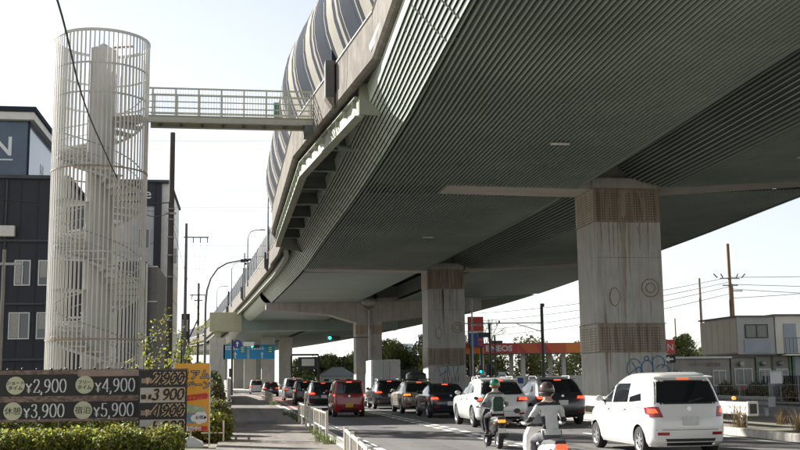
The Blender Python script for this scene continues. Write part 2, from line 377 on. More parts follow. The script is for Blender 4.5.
def vloft(name, fsec, ys, m, parent=via, smooth=False, closed=True):
    return MB().loft([[(p[0], y, p[1]) for p in fsec(y)] for y in ys], closed, closed).build(name, m, parent, smooth)
def vsub(a, b): return [a]+[y for y in VY if a < y < b]+[b]
# slab, girders
vloft('deck_slab', lambda y: [(XP(y)+0.12, 11.72), (XRk(y)+0.9, 12.9), (XRk(y)+0.9, 13.2), (XP(y)+0.12, 12.05)], VY, GIRD)
vloft('box_girder', lambda y: [(XLk(y)+2.0, 10.45), (XG(y)-0.35, 10.45), (XG(y)-0.35, 11.74), (XLk(y)+1.7, 11.74)], vsub(-15, 116), GIRD)
vloft('box_girder', lambda y: [(XG(y)+4.6, 10.55), (XRk(y)-1.4, 11.05), (XRk(y)-1.0, 12.4), (XG(y)+4.6, 11.9)], vsub(-15, 116), GIRD)
# hat-section slats following the cladding profile
def hat(cx, cz, nx, nz, wd, dp):
    tx, tz = -nz, nx
    return [(cx+tx*a+nx*b, cz+tz*a+nz*b) for a, b in ((-wd/2, -dp), (-wd/2*0.75, 0), (wd/2*0.75, 0), (wd/2, -dp))]
slat_n = 0
def slat(fpos, ya, yb, wd, dp, m):
    global slat_n
    ys = [ya]+[y for y in VY if ya+1 < y < yb-1]+[yb]
    secs = []
    for y in ys:
        (cx, cz, nx, nz) = fpos(y)
        secs.append([(p[0], y, p[1]) for p in hat(cx, cz, nx, nz, wd, dp)])
    MB().loft(secs).build('slat', m, via); slat_n += 1
RC = 1.15
def plate(fa, fb, ya, yb, th, m):
    secs = []
    for y in [ya]+[q for q in VY if ya+1 < q < yb-1]+[yb]:
        (ax, az), (bx_, bz_) = fa(y), fb(y); d = math.hypot(bx_-ax, bz_-az); nx, nz = (bz_-az)/d*th, -(bx_-ax)/d*th
        secs.append([(ax, y, az), (bx_, y, bz_), (bx_-nx, y, bz_-nz), (ax-nx, y, az-nz)])
    MB().loft(secs).build('slat', m, via)
for i in range(4):                                    # upright slats at the outer edge
    z = 11.62-i*.115
    plate(lambda y, z=z: (XLk(y)+.02*i, z), lambda y, z=z: (XLk(y)+.02*i+.02, z-.085), -15, 116, .03, SLATL)
NL = 11; LP, LD = .095, .098
for i in range(NL):                                   # sloping louvres below them
    fa = lambda y, i=i: (XLk(y)+.06+i*LP, 11.12-i*LD); fb = lambda y, i=i: (XLk(y)+.06+i*LP+.037, 11.12-i*LD-.082)
    plate(fa, fb, -15, 116, .025, SLATL)
RC = .06+NL*LP-.03
NF = 54
for i in range(NF):                                   # left deck soffit
    u = (i+0.6)/NF
    f = lambda y, u=u: (XLk(y)+RC+(XG(y)-0.12-XLk(y)-RC)*u, ZS, 0, -1)
    if f(46)[0] < 9.0: slat(f, -15, 82 if f(82)[0] < 5.2 else 80.9, 0.05, 0.075, SLAT)
    else:
        slat(f, -15, 45.45, 0.05, 0.075, SLAT); slat(f, 47.75, 80.9, 0.05, 0.075, SLAT)
for i in range(14):                                   # gap-side rounding of the right deck
    th = R(188+i*6.0)
    f = lambda y, th=th: (XG(y)+1.9+2.6+2.6*math.cos(th), ZS+1.25+1.2*math.sin(th), math.cos(th), math.sin(th))
    slat(f, -15, 45.3, 0.06, 0.07, SLAT); slat(f, 47.8, 80.6, 0.06, 0.07, SLAT)
NR_ = 46
for i in range(NR_):
    u = (i+0.6)/NR_
    def f(y, u=u):
        x = XG(y)+4.5+(XRk(y)-XG(y)-4.7)*u; return (x, zr(x, y), 0, -1)
    slat(f, -15, 45.45, 0.05, 0.075, SLAT); slat(f, 47.75, 80.9, 0.05, 0.075, SLAT)
def seam_panels(name, fx0, fx1, fz, ya, yb, step, m, th=0.06):
    y = ya
    while y < yb-0.5:
        b = min(y+step, yb)
        secs = [[(fx0(t), t, fz(fx0(t), t)), (fx1(t), t, fz(fx1(t), t)), (fx1(t), t, fz(fx1(t), t)+th), (fx0(t), t, fz(fx0(t), t)+th)] for t in (y, (y+b)/2, b-0.03)]
        MB().loft(secs).build(name, m, via); y = b
for (ya, yb) in ((-15, 45.4), (47.75, 80.9)):
    seam_panels('soffit_sheet', lambda y: XLk(y)+RC+.25, lambda y: XG(y)-.17, lambda x, y: ZS+.072, ya, yb, 4.3, SHEET, .03)
    seam_panels('soffit_sheet', lambda y: XG(y)+4.5, lambda y: XRk(y)-.1, lambda x, y: zr(x, y)+.072, ya, yb, 4.3, SHEET, .03)
    vloft('soffit_sheet', lambda y: [(XG(y)+4.5+2.53*math.cos(R(t)), ZS+1.25+1.13*math.sin(R(t))) for t in range(186, 271, 7)]+[(XG(y)+4.5+2.48*math.cos(R(t)), ZS+1.25+1.08*math.sin(R(t))) for t in range(270, 185, -7)], vsub(ya, yb), SHEET)
vloft('soffit_trim', lambda y: [(XG(y)-0.16, ZS-0.03), (XG(y)+0.06, ZS-0.03), (XG(y)+0.10, ZS+0.32), (XG(y)-0.02, ZS+0.32)], vsub(-15, 45.4), PANEL)
vloft('soffit_trim', lambda y: [(XG(y)-0.16, ZS-0.03), (XG(y)+0.06, ZS-0.03), (XG(y)+0.10, ZS+0.32), (XG(y)-0.02, ZS+0.32)], vsub(47.8, 80.5), PANEL)
vloft('soffit_trim', lambda y: [(XRk(y)-0.1, zr(XRk(y), y)-0.03), (XRk(y)+0.15, zr(XRk(y), y)+0.02), (XRk(y)+0.5, zr(XRk(y), y)+1.0), (XRk(y)+0.2, zr(XRk(y), y)+1.0)], vsub(-15, 116), PANEL)
for (x, y) in ((11.4, 36.5), (11.0, 62), (21.8, 38)):
    MB().box(x-.35, x+.35, y-.12, y+.12, ZS-.06, ZS-.005).build('light_fitting', WHITEP, via, bevel=.02)
# ribs that carry the slats
y = -6.0
while y < 80:
    if not (44 < y < 49):
        m = MB(); arc = [(XLk(y)+.09, 11.62), (XLk(y)+.13, 11.2)]+[(XLk(y)+.15+k*LP, 11.07-k*LD) for k in range(1, NL)]
        arc += [(x, ZS+0.16) for x in np.linspace(XLk(y)+RC+0.3, XG(y)-0.2, 6)]
        secs = [[(p[0]-0.05, y-0.05, p[1]-.02), (p[0], y-0.05, p[1]+0.04), (p[0], y+0.05, p[1]+0.04), (p[0]-0.05, y+0.05, p[1]-.02)] for p in arc]
        m.loft(secs).build('slat_rib', RIB, via)
    y += 1.75
# smooth panels beyond the second pier
seam_panels('soffit_panel', lambda y: XLk(y)+RC+0.2, XG, lambda x, y: ZS, 83.2, 116, 5.5, PANEL)
seam_panels('soffit_panel', lambda y: XG(y)+4.4, XRk, zr, 83.2, 116, 5.5, PANEL)
seam_panels('soffit_panel', lambda y: XLk(y)+1.15, lambda y: XG(y)+1, lambda x, y: ZS, 118, 340, 12, PANEL)
seam_panels('soffit_panel', lambda y: XG(y)+2.2, XRk, zr, 118, 340, 12, PANEL)
vloft('box_girder', lambda y: [(XLk(y)+1.6, 10.2), (XG(y)+.9, 10.2), (XG(y)+.9, 11.74), (XLk(y)+1.6, 11.74)], vsub(116, 340), GIRD)
vloft('box_girder', lambda y: [(XG(y)+2.3, 10.2), (XRk(y)-.5, 11.0), (XRk(y)-.5, 12.3), (XG(y)+2.3, 11.8)], vsub(116, 340), GIRD)
RCP = 1.15
def edge_pipe(ya, yb, step, grow=0.0):
    RC = RCP
    y = ya
    while y < yb-1:
        b = min(y+step, yb); secs = []
        for t in (y, (y+b)/2, b-0.04):
            o = [(XLk(t)+RC+(RC+grow)*math.cos(R(a)), t, ZS+RC+(RC+grow)*math.sin(R(a))) for a in range(165, 271, 9)]
            i = [(XLk(t)+RC+(RC+grow-.05)*math.cos(R(a)), t, ZS+RC+(RC+grow-.05)*math.sin(R(a))) for a in range(270, 164, -9)]
            secs.append(o+i)
        MB().loft(secs).build('rounded_edge_panel', PIPE, via, smooth=40); y = b
edge_pipe(117.5, 149.4, 8, 0.1); edge_pipe(153, 340, 20, 0.1)
# parapet panels
def parap_sec(y, k=0.0):
    x = XP(y)
    return [(x+0.10, PARZ0), (x, PARZ0+0.08), (x, PARZ0+0.45), (x+0.03, PARZ0+0.47), (x+0.03, PARZ1), (x+0.25, PARZ1), (x+0.28, 12.0), (x+0.28, PARZ0+0.02)]
brk = [-15, -10, -5, 0, 5, 10, 15, 20, 26, 31.6, 35.3, 39.0, 42.8, 46.5, 52, 57.5, 63, 68.5, 71.5, 78, 84, 89.5, 95, 103, 111, 119.5, 128]+frange(138, 340, 11)[0:]
for a, b in zip(brk[:-1], brk[1:]):
    ys = [a+0.02]+[y for y in (k[0] for k in PARK) if a+0.1 < y < b-0.1]+[b-0.02]
    vloft('parapet_panel', parap_sec, ys, CONCP)
vloft('parapet_cap', lambda y: [(XP(y)-0.02, PARZ1+.003), (XP(y)+0.30, PARZ1+.003), (XP(y)+0.28, PARZ1+0.06), (XP(y), PARZ1+0.06)], sorted(set(brk+[k[0] for k in PARK])), WHITEP)
vloft('parapet_panel', lambda y: [(XRk(y)+0.7, 12.7), (XRk(y)+1.0, 12.7), (XRk(y)+1.0, 14.4), (XRk(y)+0.8, 14.4)], VY, CONCP)
# fascia / lower stringer between parapet and slats, beyond the lay-by
vloft('fascia_girder', lambda y: [(XP(y)+0.5, 10.95), (XP(y)+0.58, 10.95), (XP(y)+0.58, 11.7), (XP(y)+0.5, 11.7)], vsub(76, 340), EDGEB)
vloft('fascia_flange', lambda y: [(XP(y)+0.38, 10.87), (XP(y)+0.72, 10.87), (XP(y)+0.72, 10.94), (XP(y)+0.38, 10.94)], vsub(76, 340), EDGEB)
# lay-by edge beam with flanges, bolts, brackets
bay = [35.4, 39, 46.5, 57, 68.5, 71.5]
XB = lambda y: XP(y)+0.42
vloft('edge_beam', lambda y: [(XB(y), 10.62), (XB(y)+.05, 10.62), (XB(y)+.05, 11.22), (XB(y), 11.22)], bay, EDGEB)
vloft('edge_beam_flange', lambda y: [(XB(y)-.14, 10.56), (XB(y)+.20, 10.56), (XB(y)+.20, 10.615), (XB(y)-.14, 10.615)], bay, EDGEB)
vloft('edge_beam_flange', lambda y: [(XB(y)-.14, 11.225), (XB(y)+.20, 11.225), (XB(y)+.20, 11.28), (XB(y)-.14, 11.28)], bay, EDGEB)
for y in frange(35.8, 71, 1.4):
    MB().box(XB(y)-.13, XB(y)-.005, y-.012, y+.012, 10.95, 11.22).build('stiffener', EDGEB, via)
m = MB(); m.box(XB(35.3), XLk(35.3)+.45, 35.2, 35.3, 10.6, 11.7); m.build('end_plate', EDGEB, via)
for y in frange(38.5, 70.5, 4.6):
    m = MB(); x1 = XLk(y)+1.72
    m.box(XB(y)+.06, x1, y-.02, y+.02, 11.10, 11.7); m.build('bay_crossbeam', GIRD, via)
    MB().box(XB(y)+.06, x1, y-.09, y+.09, 11.05, 11.095).build('bay_crossbeam_flange', PANEL, via)
MB().tube([(XB(42)+.5, 42.2, 11.5), (XB(42)+.55, 42.2, 11.2), (XB(42)+.75, 42.2, 11.0), (XB(42)+1.2, 42.2, 10.93), (XLk(42)+1.9, 42.2, 10.93)], 0.11, 10).build('drain_pipe', PANEL, via, smooth=True)
MB().prism([(XB(71.5), 71.6), (XB(71.5)+.06, 71.6), (XLk(77)+1.9, 77), (XLk(77)+1.8, 77)], 'z', 10.6, 11.7).build('end_plate', EDGEB, via)
# pilasters with posts
for y in (37.4, 95.5, 131, 165):
    x = XP(y); s = 0.30
    m = MB(); m.box(x-0.34, x+.0, y-s, y+s, 11.72, PARZ1+0.12)
    m.build('parapet_pilaster', DKBOX, via, bevel=0.02)
    MB().prism([(x-0.34, 11.715), (x-0.02, 11.715), (x-.02, 11.36), (x-0.10, 11.36)], 'y', y-s, y+s).build('pilaster_foot', CONCP, via)
    h = 17.2 if y < 50 else 15.4
    MB().box(x-0.10, x+.12, y-.13, y+.13, PARZ1+.125, h).build('barrier_post', NAVYP, via)
# curved noise barrier along the lay-by
BPROF = [(0.04, 0.0), (-0.16, 0.55), (-0.33, 1.1), (-0.42, 1.7), (-0.42, 2.3), (-0.31, 2.9), (-0.08, 3.45), (0.28, 3.95), (0.75, 4.35), (1.30, 4.62)]
BZ = PARZ1+0.07
def curved_panel(name, ya, yb, m, proud=0.0, prof=BPROF, th=0.05):
    secs = []
    for t in (ya, yb):
        x = XP(t)+0.05
        secs.append([(x+p[0]-proud, t, BZ+p[1]) for p in prof]+[(x+p[0]+th, t, BZ+p[1]-.005) for p in prof[::-1]])
    MB().loft(secs).build(name, m, via, smooth=50)
seq = [('N', 1.35, 0.0), ('C', 0.10, 0.012), ('N', 0.36, 0.0), ('C', 0.30, 0.0), ('N', 0.40, 0.0), ('C', 1.0, 0.0), ('N', 0.34, 0.012), ('C', .14, .0), ('N', .3, 0)]
y = 12.0; k = 0
while y < 78.5:
    c, wd, pr = seq[k % len(seq)]; yy = min(y+wd, 79)
    curved_panel('noise_barrier_panel', y+.01, yy-.01, NAVYP if c == 'N' else CREAMP, pr); y = yy; k += 1
FPROF = [(0.06, 0), (0.0, 0.8), (0.02, 1.6), (0.18, 2.3)]
y = 79.2; k = 0
while y < 335:
    st = 0.7 if y < 110 else 2.0
    if y < 110: curved_panel('noise_barrier_panel', y, y+st-.02, [GREYP, GREYP, CREAMP][k % 3], [0, 0.0, .0][k % 3], FPROF, 0.06)
    else: curved_panel('noise_barrier_panel', y, y+st-.03, GREYP, 0.04*(k % 2), FPROF, 0.06)
    y += st if k % 3 < 2 or y > 110 else st*.4; k += 1
# lamp posts on the parapet
def lamp_post(y, top=19.0):
    x = XP(y)-0.05
    m = MB(); pts = [(x, y, PARZ1-.5), (x, y, top-1.1), (x+.08, y, top-.6), (x+.35, y, top-.22), (x+.8, y, top-.05), (x+1.4, y, top)]
    t = thing('street_lamp', 'grey curved lamp post on the viaduct parapet '+{95: 'nearest to the footbridge', 123: 'second beyond the footbridge', 157: 'third beyond the footbridge', 197: 'fourth and farthest, above the beige portal beam'}[y], 'street lamp', (x, y, PARZ1), group='lamp posts on the viaduct')
    m.tube(pts, [.10, .075, .065, .06, .055, .05], 8).build('lamp_pole', GALV, t, smooth=True)
    MB().box(x+1.35, x+2.0, y-.12, y+.12, top-.06, top+.07).build('lamp_head', GALV, t, bevel=.03)
for yy in (95, 123, 157, 197): lamp_post(yy)
# green board on the barrier near the footbridge
t = thing('green_board', 'small green board standing above the noise barrier beside the footbridge', 'sign', (XP(52)-.45, 52, 14.2))
MB().box(XP(52)-.62, XP(52)-.3, 52.05, 52.1, 14.3, 15.4).build('sign_panel', GREENS, t); MB().cyl((XP(52)-.4, 52.15, 13.0), (XP(52)-.4, 52.15, 15.2), .03).build('post', GALV, t)

# ------------------------------------------------------------------ piers
def pier(x0, x1, y0, y1, ztop, detail=True):
    p = MB().box(x0, x1, y0, y1, -0.3, ztop).build('pier', CONC, via, bevel=0.05)
    if not detail: return p
    for (za, zb) in ((8.55, 10.0), (2.75, 3.95)):
        m = MB(); e = 0.025
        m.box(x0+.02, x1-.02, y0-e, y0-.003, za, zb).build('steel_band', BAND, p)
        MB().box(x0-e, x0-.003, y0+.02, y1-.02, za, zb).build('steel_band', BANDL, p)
        MB().box(x0-.04, x1+.04, y0-.04, y1+.04, za-.05, za-.005).build('band_edge', BAND, p)
        MB().box(x0-.04, x1+.04, y0-.04, y1+.04, zb+.005, zb+.04).build('band_edge', BAND, p)
        # perforations
        m = MB(); s = 0.025
        cols = int((x1-x0-.2)/0.115); rows = int((zb-za-.1)/0.115)
        for a in range(cols):
            if a % 5 == 4: continue
            for b in range(rows):
                cx, cz = x0+.16+a*0.115, za+.10+b*0.115
                m.box(cx-s, cx+s, y0-e-.002, y0-e+.004, cz-s, cz+s)
        cols = int((y1-y0-.2)/0.115)
        for a in range(cols):
            if a % 5 == 4: continue
            for b in range(rows):
                cy, cz = y0+.16+a*0.115, za+.10+b*0.115
                m.box(x0-e-.002, x0-e+.004, cy-s, cy+s, cz-s, cz+s)
        tag(m.build('perforation', HOLE, p, recalc=False), kind='stuff')
    # formwork seams
    for z in (6.9,): MB().box(x0+.01, x1-.01, y0-.004, y0, z, z+.02).build('formwork_seam', BAND, p)
    # round and oval plates
    cx, cz = x1-.62, 5.55
    MB().box(cx-.52, cx+.50, y0-.02, y0-.003, cz-.55, cz+.5).build('emblem_plate', CONCB, p)
    for rr in (.40, .21):
        m = MB(); m.tube([(cx+rr*math.cos(a), y0-.03, cz+rr*math.sin(a)) for a in np.linspace(0, 2*math.pi, 29)], .026, 6, caps=False); m.build('emblem_ring', BAND, p, smooth=True)
    cx, cz = x0+.80, 5.15
    m = MB(); m.prism([(cx+.20*math.cos(a), cz+.38*math.sin(a)) for a in np.linspace(0, 2*math.pi, 25)[:-1]], 'y', y0-.05, y0); m.build('oval_plate', CONCB, p)
    m = MB(); m.tube([(cx+.22*math.cos(a), y0-.03, cz+.40*math.sin(a)) for a in np.linspace(0, 2*math.pi, 25)], .018, 6, caps=False); m.build('oval_rim', BAND, p, smooth=True)
    # rusty stain below the deck joint
    m = MB(); m.box(x0+1.05, x0+1.32, y0-.008, y0-.003, 5.9, 8.5)
    return p
STAIN = mat('stain_brown', (0.22, 0.165, 0.125), 0.9, col2=(0.40, 0.365, 0.325), scale=2.2, stretch=(3, 3, .1))
P1 = pier(15.6, 18.7, 45.3, 47.9, 10.55)
P2 = pier(14.2, 17.1, 80.6, 83.2, 10.55)
def ribbon(name, strokes, wd, ypl, m, parent):
    b = MB()
    for k, st in enumerate(strokes):
        pts = [Vector((p[0], 0, p[1])) for p in st]; out = []
        for i in range(len(pts)):
            d = (pts[min(i+1, len(pts)-1)]-pts[max(i-1, 0)]).normalized(); n = Vector((-d.z, 0, d.x))*wd/2
            out.append([(pts[i].x+n.x, ypl-.002*k, pts[i].z+n.z), (pts[i].x-n.x, ypl-.002*k, pts[i].z-n.z),
                        (pts[i].x-n.x, ypl-.002*k+.004, pts[i].z-n.z), (pts[i].x+n.x, ypl-.002*k+.004, pts[i].z+n.z)])
        b.loft(out)
    return b.build(name, m, parent)
def arcpts(cx, cz, rx, rz, a0, a1, n=14): return [(cx+rx*math.cos(R(a0+(a1-a0)*i/n)), cz+rz*math.sin(R(a0+(a1-a0)*i/n))) for i in range(n+1)]
SPRAYB = mat('spray_paint_blue', (0.05, 0.16, 0.30), 0.7); SPRAYK = mat('spray_paint_black', (0.03, 0.03, 0.035), 0.7)
bx, bz = 16.75, 2.0
ribbon('graffiti', [arcpts(bx+.42, bz, .34, .42, 30, 380), [(bx+.30, bz+.3), (bx+.5, bz), (bx+.25, bz-.2)], arcpts(bx+1.02, bz, .26, .36, -40, 250), arcpts(bx+1.0, bz+.42, .1, .1, 0, 360),
    arcpts(bx+1.55, bz+.25, .28, .28, -60, 180), [(bx+1.27, bz+.5), (bx+1.3, bz-.35)], arcpts(bx+1.72, bz-.15, .34, .30, -20, 150), arcpts(bx+.62, bz-.1, .12, .15, 0, 360)], .045, 45.29, SPRAYB, P1)
ribbon('graffiti', [[(14.9, 2.6), (16.9, 2.7)], [(14.9, 2.6), (15.35, 1.4), (15.5, 2.5)], [(15.7, 2.6), (15.85, 1.9)], [(16.1, 2.65), (16.2, 1.6), (16.5, 2.6)], [(15.0, 1.9), (15.7, 2.3)]], .05, 80.59, SPRAYB, P2)
ribbon('graffiti', [[(15.3, 1.3), (15.4, 1.8), (15.55, 1.35)], [(15.7, 1.8), (15.72, 1.3)], [(15.9, 1.35), (16.0, 1.85), (16.12, 1.4)], [(16.25, 1.85), (16.3, 1.35)], [(16.5, 1.9), (16.45, 1.4)]], .045, 80.57, SPRAYK, P2)
ribbon('graffiti', [[(15.0+.02, .6), (15.02, 1.0)]], .02, 80.56, SPRAYK, P2)
# scribbles on the side of the near pier stay plain
# rusty drips running down the pier faces
def drips(P, x0, y0, specs, seed):
    g = np.random.default_rng(seed)
    for (dx, zt, ln, wd) in specs:
        n = 18; Lf = []; Rt = []; off = 0
        for k in range(n+1):
            t = k/n; off += g.normal()*.008; wv = wd*(1-t)**.6*(.6+.55*g.random())
            Lf.append((x0+dx+off-wv/2, zt-ln*t)); Rt.append((x0+dx+off+wv/2, zt-ln*t))
        m = MB(); vs = []; 
        for k in range(n+1): vs += [(Lf[k][0], y0-.004, Lf[k][1]), (Rt[k][0], y0-.004, Rt[k][1])]
        m.add(vs, [(2*k, 2*k+1, 2*k+3, 2*k+2) for k in range(n)]).build('rust_stain', STAIN, P, recalc=False)
sp_ = [(1.30, 8.49, 4.5, .30), (1.62, 8.49, 2.6, .12), (1.08, 8.49, 3.2, .08), (.86, 8.49, 1.7, .10), (.66, 8.49, 2.4, .05), (2.1, 8.49, 1.3, .14), (2.5, 8.49, 2.2, .06), (.3, 8.49, 1.2, .08), (1.36, 2.69, 1.6, .12), (.5, 2.69, .9, .08), (2.4, 2.69, 1.1, .07), (.95, 4.7, .72, .05), (2.45, 5.0, 1.0, .06)]
drips(P1, 15.6, 45.3, sp_, 1); drips(P2, 14.2, 80.6, [(a*.92+.05*i_ % .3, b, c*.8, d) for i_, (a, b, c, d) in enumerate(sp_[::-1])], 2)
drips(P1, 15.6, 45.274, [(1.35, 9.98, 1.4, .5), (.7, 9.98, 1.2, .14), (.4, 9.98, .9, .08), (2.2, 9.98, 1.1, .16), (2.6, 9.98, .7, .08)], 3); drips(P2, 14.2, 80.574, [(1.2, 9.98, 1.4, .4), (2.0, 9.98, 1.2, .2)], 4)
# crossbeams: the soffit shows through a slot in the cladding
def crossbeam(xa, xb, xc, y0, y1, zb):
    MB().prism([(xa, zb+.06), (xb, zb-.03), (xb, zb+1.6), (xa, zb+1.6)], 'y', y0, y1).build('crossbeam', CONCB, via)
    MB().prism([(xb+3.1, zb+.03), (xc, zb+.75), (xc, zb+2), (xb+3.1, zb+1.6)], 'y', y0, y1).build('crossbeam', CONCB, via)
crossbeam(9.0, 15.6, 28.6, 45.55, 47.65, ZS)
crossbeam(4.9, 14.2, 31.4, 81.0, 83.1, ZS-.02)
MB().box(14.75, 19.5, 45.8, 47.5, 10.56, 11.70).build('pier_head', CONC, via)
MB().box(13.7, 17.9, 81.2, 82.9, 10.56, 11.70).build('pier_head', CONC, via)
# third pier with haunched hammerhead
p3 = MB().box(12.45, 15.3, 116.0, 118.6, -.3, 8.0).build('pier', CONCBR, via, bevel=.05)
MB().prism([(2.7, 9.35), (9.6, 8.75), (12.3, 7.95), (15.5, 7.9), (19.0, 8.35), (26.5, 9.3), (26.5, 11.6), (16, 10.6), (2.7, 10.04)], 'y', 115.9, 118.7).build('hammerhead_beam', CONCBR, via)
MB().tube([(13.3, 115.75, 9.5), (13.85, 115.75, 9.25), (13.85, 115.75, 0.5)], .13, 8).build('drain_pipe', GALV, p3)
MB().tube([(14.4, 115.75, 9.5), (13.9, 115.75, 9.25)], .13, 8).build('drain_pipe', GALV, p3)
MB().ball((13.85, 115.7, 10.2), .9, .5, .5).build('drain_hopper', CONCBR, p3, smooth=True)
MB().box(12.43, 15.32, 115.98, 118.62, 6.6, 7.6).build('steel_band', BAND, p3)
# portal frame with beige beam
MB().box(-4.25, 0.2, 149.6, 152.6, 8.62, 11.2).build('portal_beam', BEIGE, via, bevel=.05)
MB().box(0.21, 22, 149.7, 152.5, 8.66, 11.0).build('portal_beam', PANEL, via)
MB().box(-4.2, -2.05, 150.0, 152.2, -.3, 7.7).build('pier', PORT, via, bevel=.05)
MB().box(-3.6, -2.7, 150.4, 151.8, 7.7, 8.62).build('bearing', BEIGE, via)
for (x, y) in ((4.0, 205), (7.4, 207), (0.8, 226), (4.6, 232), (-1.6, 262), (3.4, 268), (-6, 300), (2, 305)):
    MB().box(x, x+2.5, y, y+2.5, -.3, 10.1).build('pier', PORT if y < 250 else CONC, via, bevel=.05)

# ------------------------------------------------------------------ spiral stair tower and footbridge
TX, TY, TR, TH = -5.5, 42.2, 1.80, 15.02
tw = thing('stair_tower', 'tall round cage of cream vertical bars around a spiral escape stair', 'stair tower', (TX, TY, 0))
NB = 66; src = None
for k in range(NB):
    a = 2*math.pi*k/NB; loc = (TR*math.cos(a), TR*math.sin(a), 0)
    if src is None:
        src = MB().box(-.024, .024, -.02, .02, 0.05, TH).build('bar', TOWER, tw, world=False)
        src.location = loc; src.rotation_euler = (0, 0, a+math.pi/2)
    else: inst(src, 'bar', tw, loc, a+math.pi/2)
def ring(z, h, ro, ri, m, parent, n=48):
    secs = [[((ro)*math.cos(2*math.pi*k/n), ro*math.sin(2*math.pi*k/n), z-h/2), (ro*math.cos(2*math.pi*k/n), ro*math.sin(2*math.pi*k/n), z+h/2), (ri*math.cos(2*math.pi*k/n), ri*math.sin(2*math.pi*k/n), z+h/2), (ri*math.cos(2*math.pi*k/n), ri*math.sin(2*math.pi*k/n), z-h/2)] for k in range(n+1)]
    return MB().loft(secs, True, False).build('ring', m, parent, world=False)
ring(TH, .10, TR+.035, TR-.03, TOWER, tw)
for z in (13.75, 12.6, 6.5): ring(z, .06, TR-.023, TR-.07, TOWER, tw)
for z in (9.72, 3.25): ring(z, .06, TR+.04, TR+.023, RUST, tw); 
ring(.12, .2, TR+.06, TR-.06, TOWERH, tw)
MB().cyl((0, 0, 0), (0, 0, 14.75), .52, n=10).build('hub_column', TOWERH, tw, world=False)
MB().cyl((0, 0, 14.75), (0, 0, 15.0), .47, .1, n=10).build('hub_cap', TOWERH, tw, world=False)
MB().beam((.4, .1, 14.9), (1.1, .5, 15.1), .07, .07).build('hub_arm', RUST, tw, world=False)
NST = 17; rise = 0.202; steps = 60
def tread_mesh(a):
    m = MB(); r0, r1 = .45, 1.66; h = R(360/NST)
    for (za, zb, a0, a1) in ((0, .045, 0, h*1.12), (-.16, 0, 0, .03)):
        vs = []
        for z in (za, zb):
            for (r, t) in ((r0, a0), (r1, a0), (r1, (a0+a1)/2), (r1, a1), (r0, a1)): vs.append((r*math.cos(t), r*math.sin(t), z))
        m.add(vs, [(4,3,2,1,0), (5,6,7,8,9)]+[(i, (i+1) % 5, 5+(i+1) % 5, 5+i) for i in range(5)])
    return m
tsrc = None; a_end = R(10)                      # arrives at the bridge side (+X)
for i in range(steps):
    z = 12.1-rise*(steps-1-i)-0.05; a = a_end+(steps-1-i)*R(360/NST)
    if z < .1: continue
    if tsrc is None:
        tsrc = tread_mesh(0).build('tread', TOWER, tw, world=False); tsrc.location = (0, 0, z); tsrc.rotation_euler = (0, 0, a)
    else: inst(tsrc, 'tread', tw, (0, 0, z), a)
for (rr, dz, rad) in ((1.62, 1.0, .022), (1.62, .55, .016)):
    pts = []
    for i in range(steps*2):
        k = i/2; z = 12.1-rise*(steps-1-k)+dz; a = a_end+(steps-1-k)*R(360/NST)
        if z > .4: pts.append((rr*math.cos(a), rr*math.sin(a), z))
    MB().tube(pts, rad, 6).build('handrail', GALV, tw, world=False, smooth=True)
pts = []
for i in range(steps*2):                         # outer stringer
    k = i/2; z = 12.1-rise*(steps-1-k)-.12; a = a_end+(steps-1-k)*R(360/NST)
    if z > .1: pts.append([(r*math.cos(a), r*math.sin(a), z+dz) for r, dz in ((1.66, -.06), (1.69, -.06), (1.69, .05), (1.66, .05))])
MB().loft(pts).build('stringer', TOWER, tw, world=False)
# landings
for z, a0 in ((12.06, -20), (8.6, 150), (5.2, 150)):
    m = MB(); vs = []
    arc = [R(a0+t) for t in range(0, 81, 10)]
    poly = [(.45*math.cos(a), .45*math.sin(a)) for a in arc]+[(1.68*math.cos(a), 1.68*math.sin(a)) for a in arc[::-1]]
    m.prism(poly, 'z', z-.06, z-.055+.02).build('landing', TOWER, tw, world=False)

BY0, BY1 = 41.7, 42.65; BX0, BX1 = TX+TR+.06, 3.02
fb = thing('footbridge', 'narrow grey steel footbridge from the stair tower to the viaduct parapet', 'footbridge', ((BX0+BX1)/2, 42.2, 11.6))
for yy in (BY0, BY1):
    MB().box(BX0, BX1-.05, yy-.02, yy+.02, 11.779, 11.995).build('girder_web', BRIDGE, fb)
    MB().box(BX0, BX1-.05, yy-.10, yy+.10, 11.750, 11.777).build('girder_flange', BRIDGE, fb)
    MB().box(BX0, BX1-.05, yy-.09, yy+.09, 11.998, 12.020).build('girder_flange', BRIDGE, fb)
    n = 8
    for k in range(n):
        x = BX0+.15+(BX1-BX0-.45)*k/(n-1)
        MB().box(x-.03, x+.03, yy-.03, yy+.03, 12.022, 13.092).build('railing_post', BRIDGE, fb)
    for z in (13.092, 12.840, 12.589, 12.337, 12.141):
        h = .032 if z == 13.092 else .018
        MB().box(BX0, BX1-.1, yy-.024, yy+.024, z-h+(.033 if z == 13.092 else 0), z+h+(.033 if z == 13.092 else 0)).build('railing_rail', BRIDGE, fb)
    m = MB()
    for x in frange(BX0+.1, BX1-.2, .11): m.box(x-.005, x+.005, yy+.027, yy+.037, 12.045, 13.083)
    tag(m.build('baluster', BRIDGE, fb, recalc=False), kind='stuff')
    for x in frange(BX0+.3, BX1-.5, .42): MB().box(x-.012, x+.012, yy-.085, yy-.022, 11.779, 11.848).build('stiffener', BRIDGE, fb)
MB().box(BX0, BX1-.1, BY0+.03, BY1-.03, 11.946, 11.976).build('deck', BRIDGE, fb)
for x in frange(BX0+.4, BX1-.5, .85): MB().box(x-.05, x+.05, BY0+.025, BY1-.025, 11.809, 11.941).build('cross_member', GIRD, fb)
MB().box(BX1-.55, BX1+.10, BY0-.15, BY1+.15, 11.42, 11.745).build('bearing_shelf', DKBOX, fb, bevel=.03)

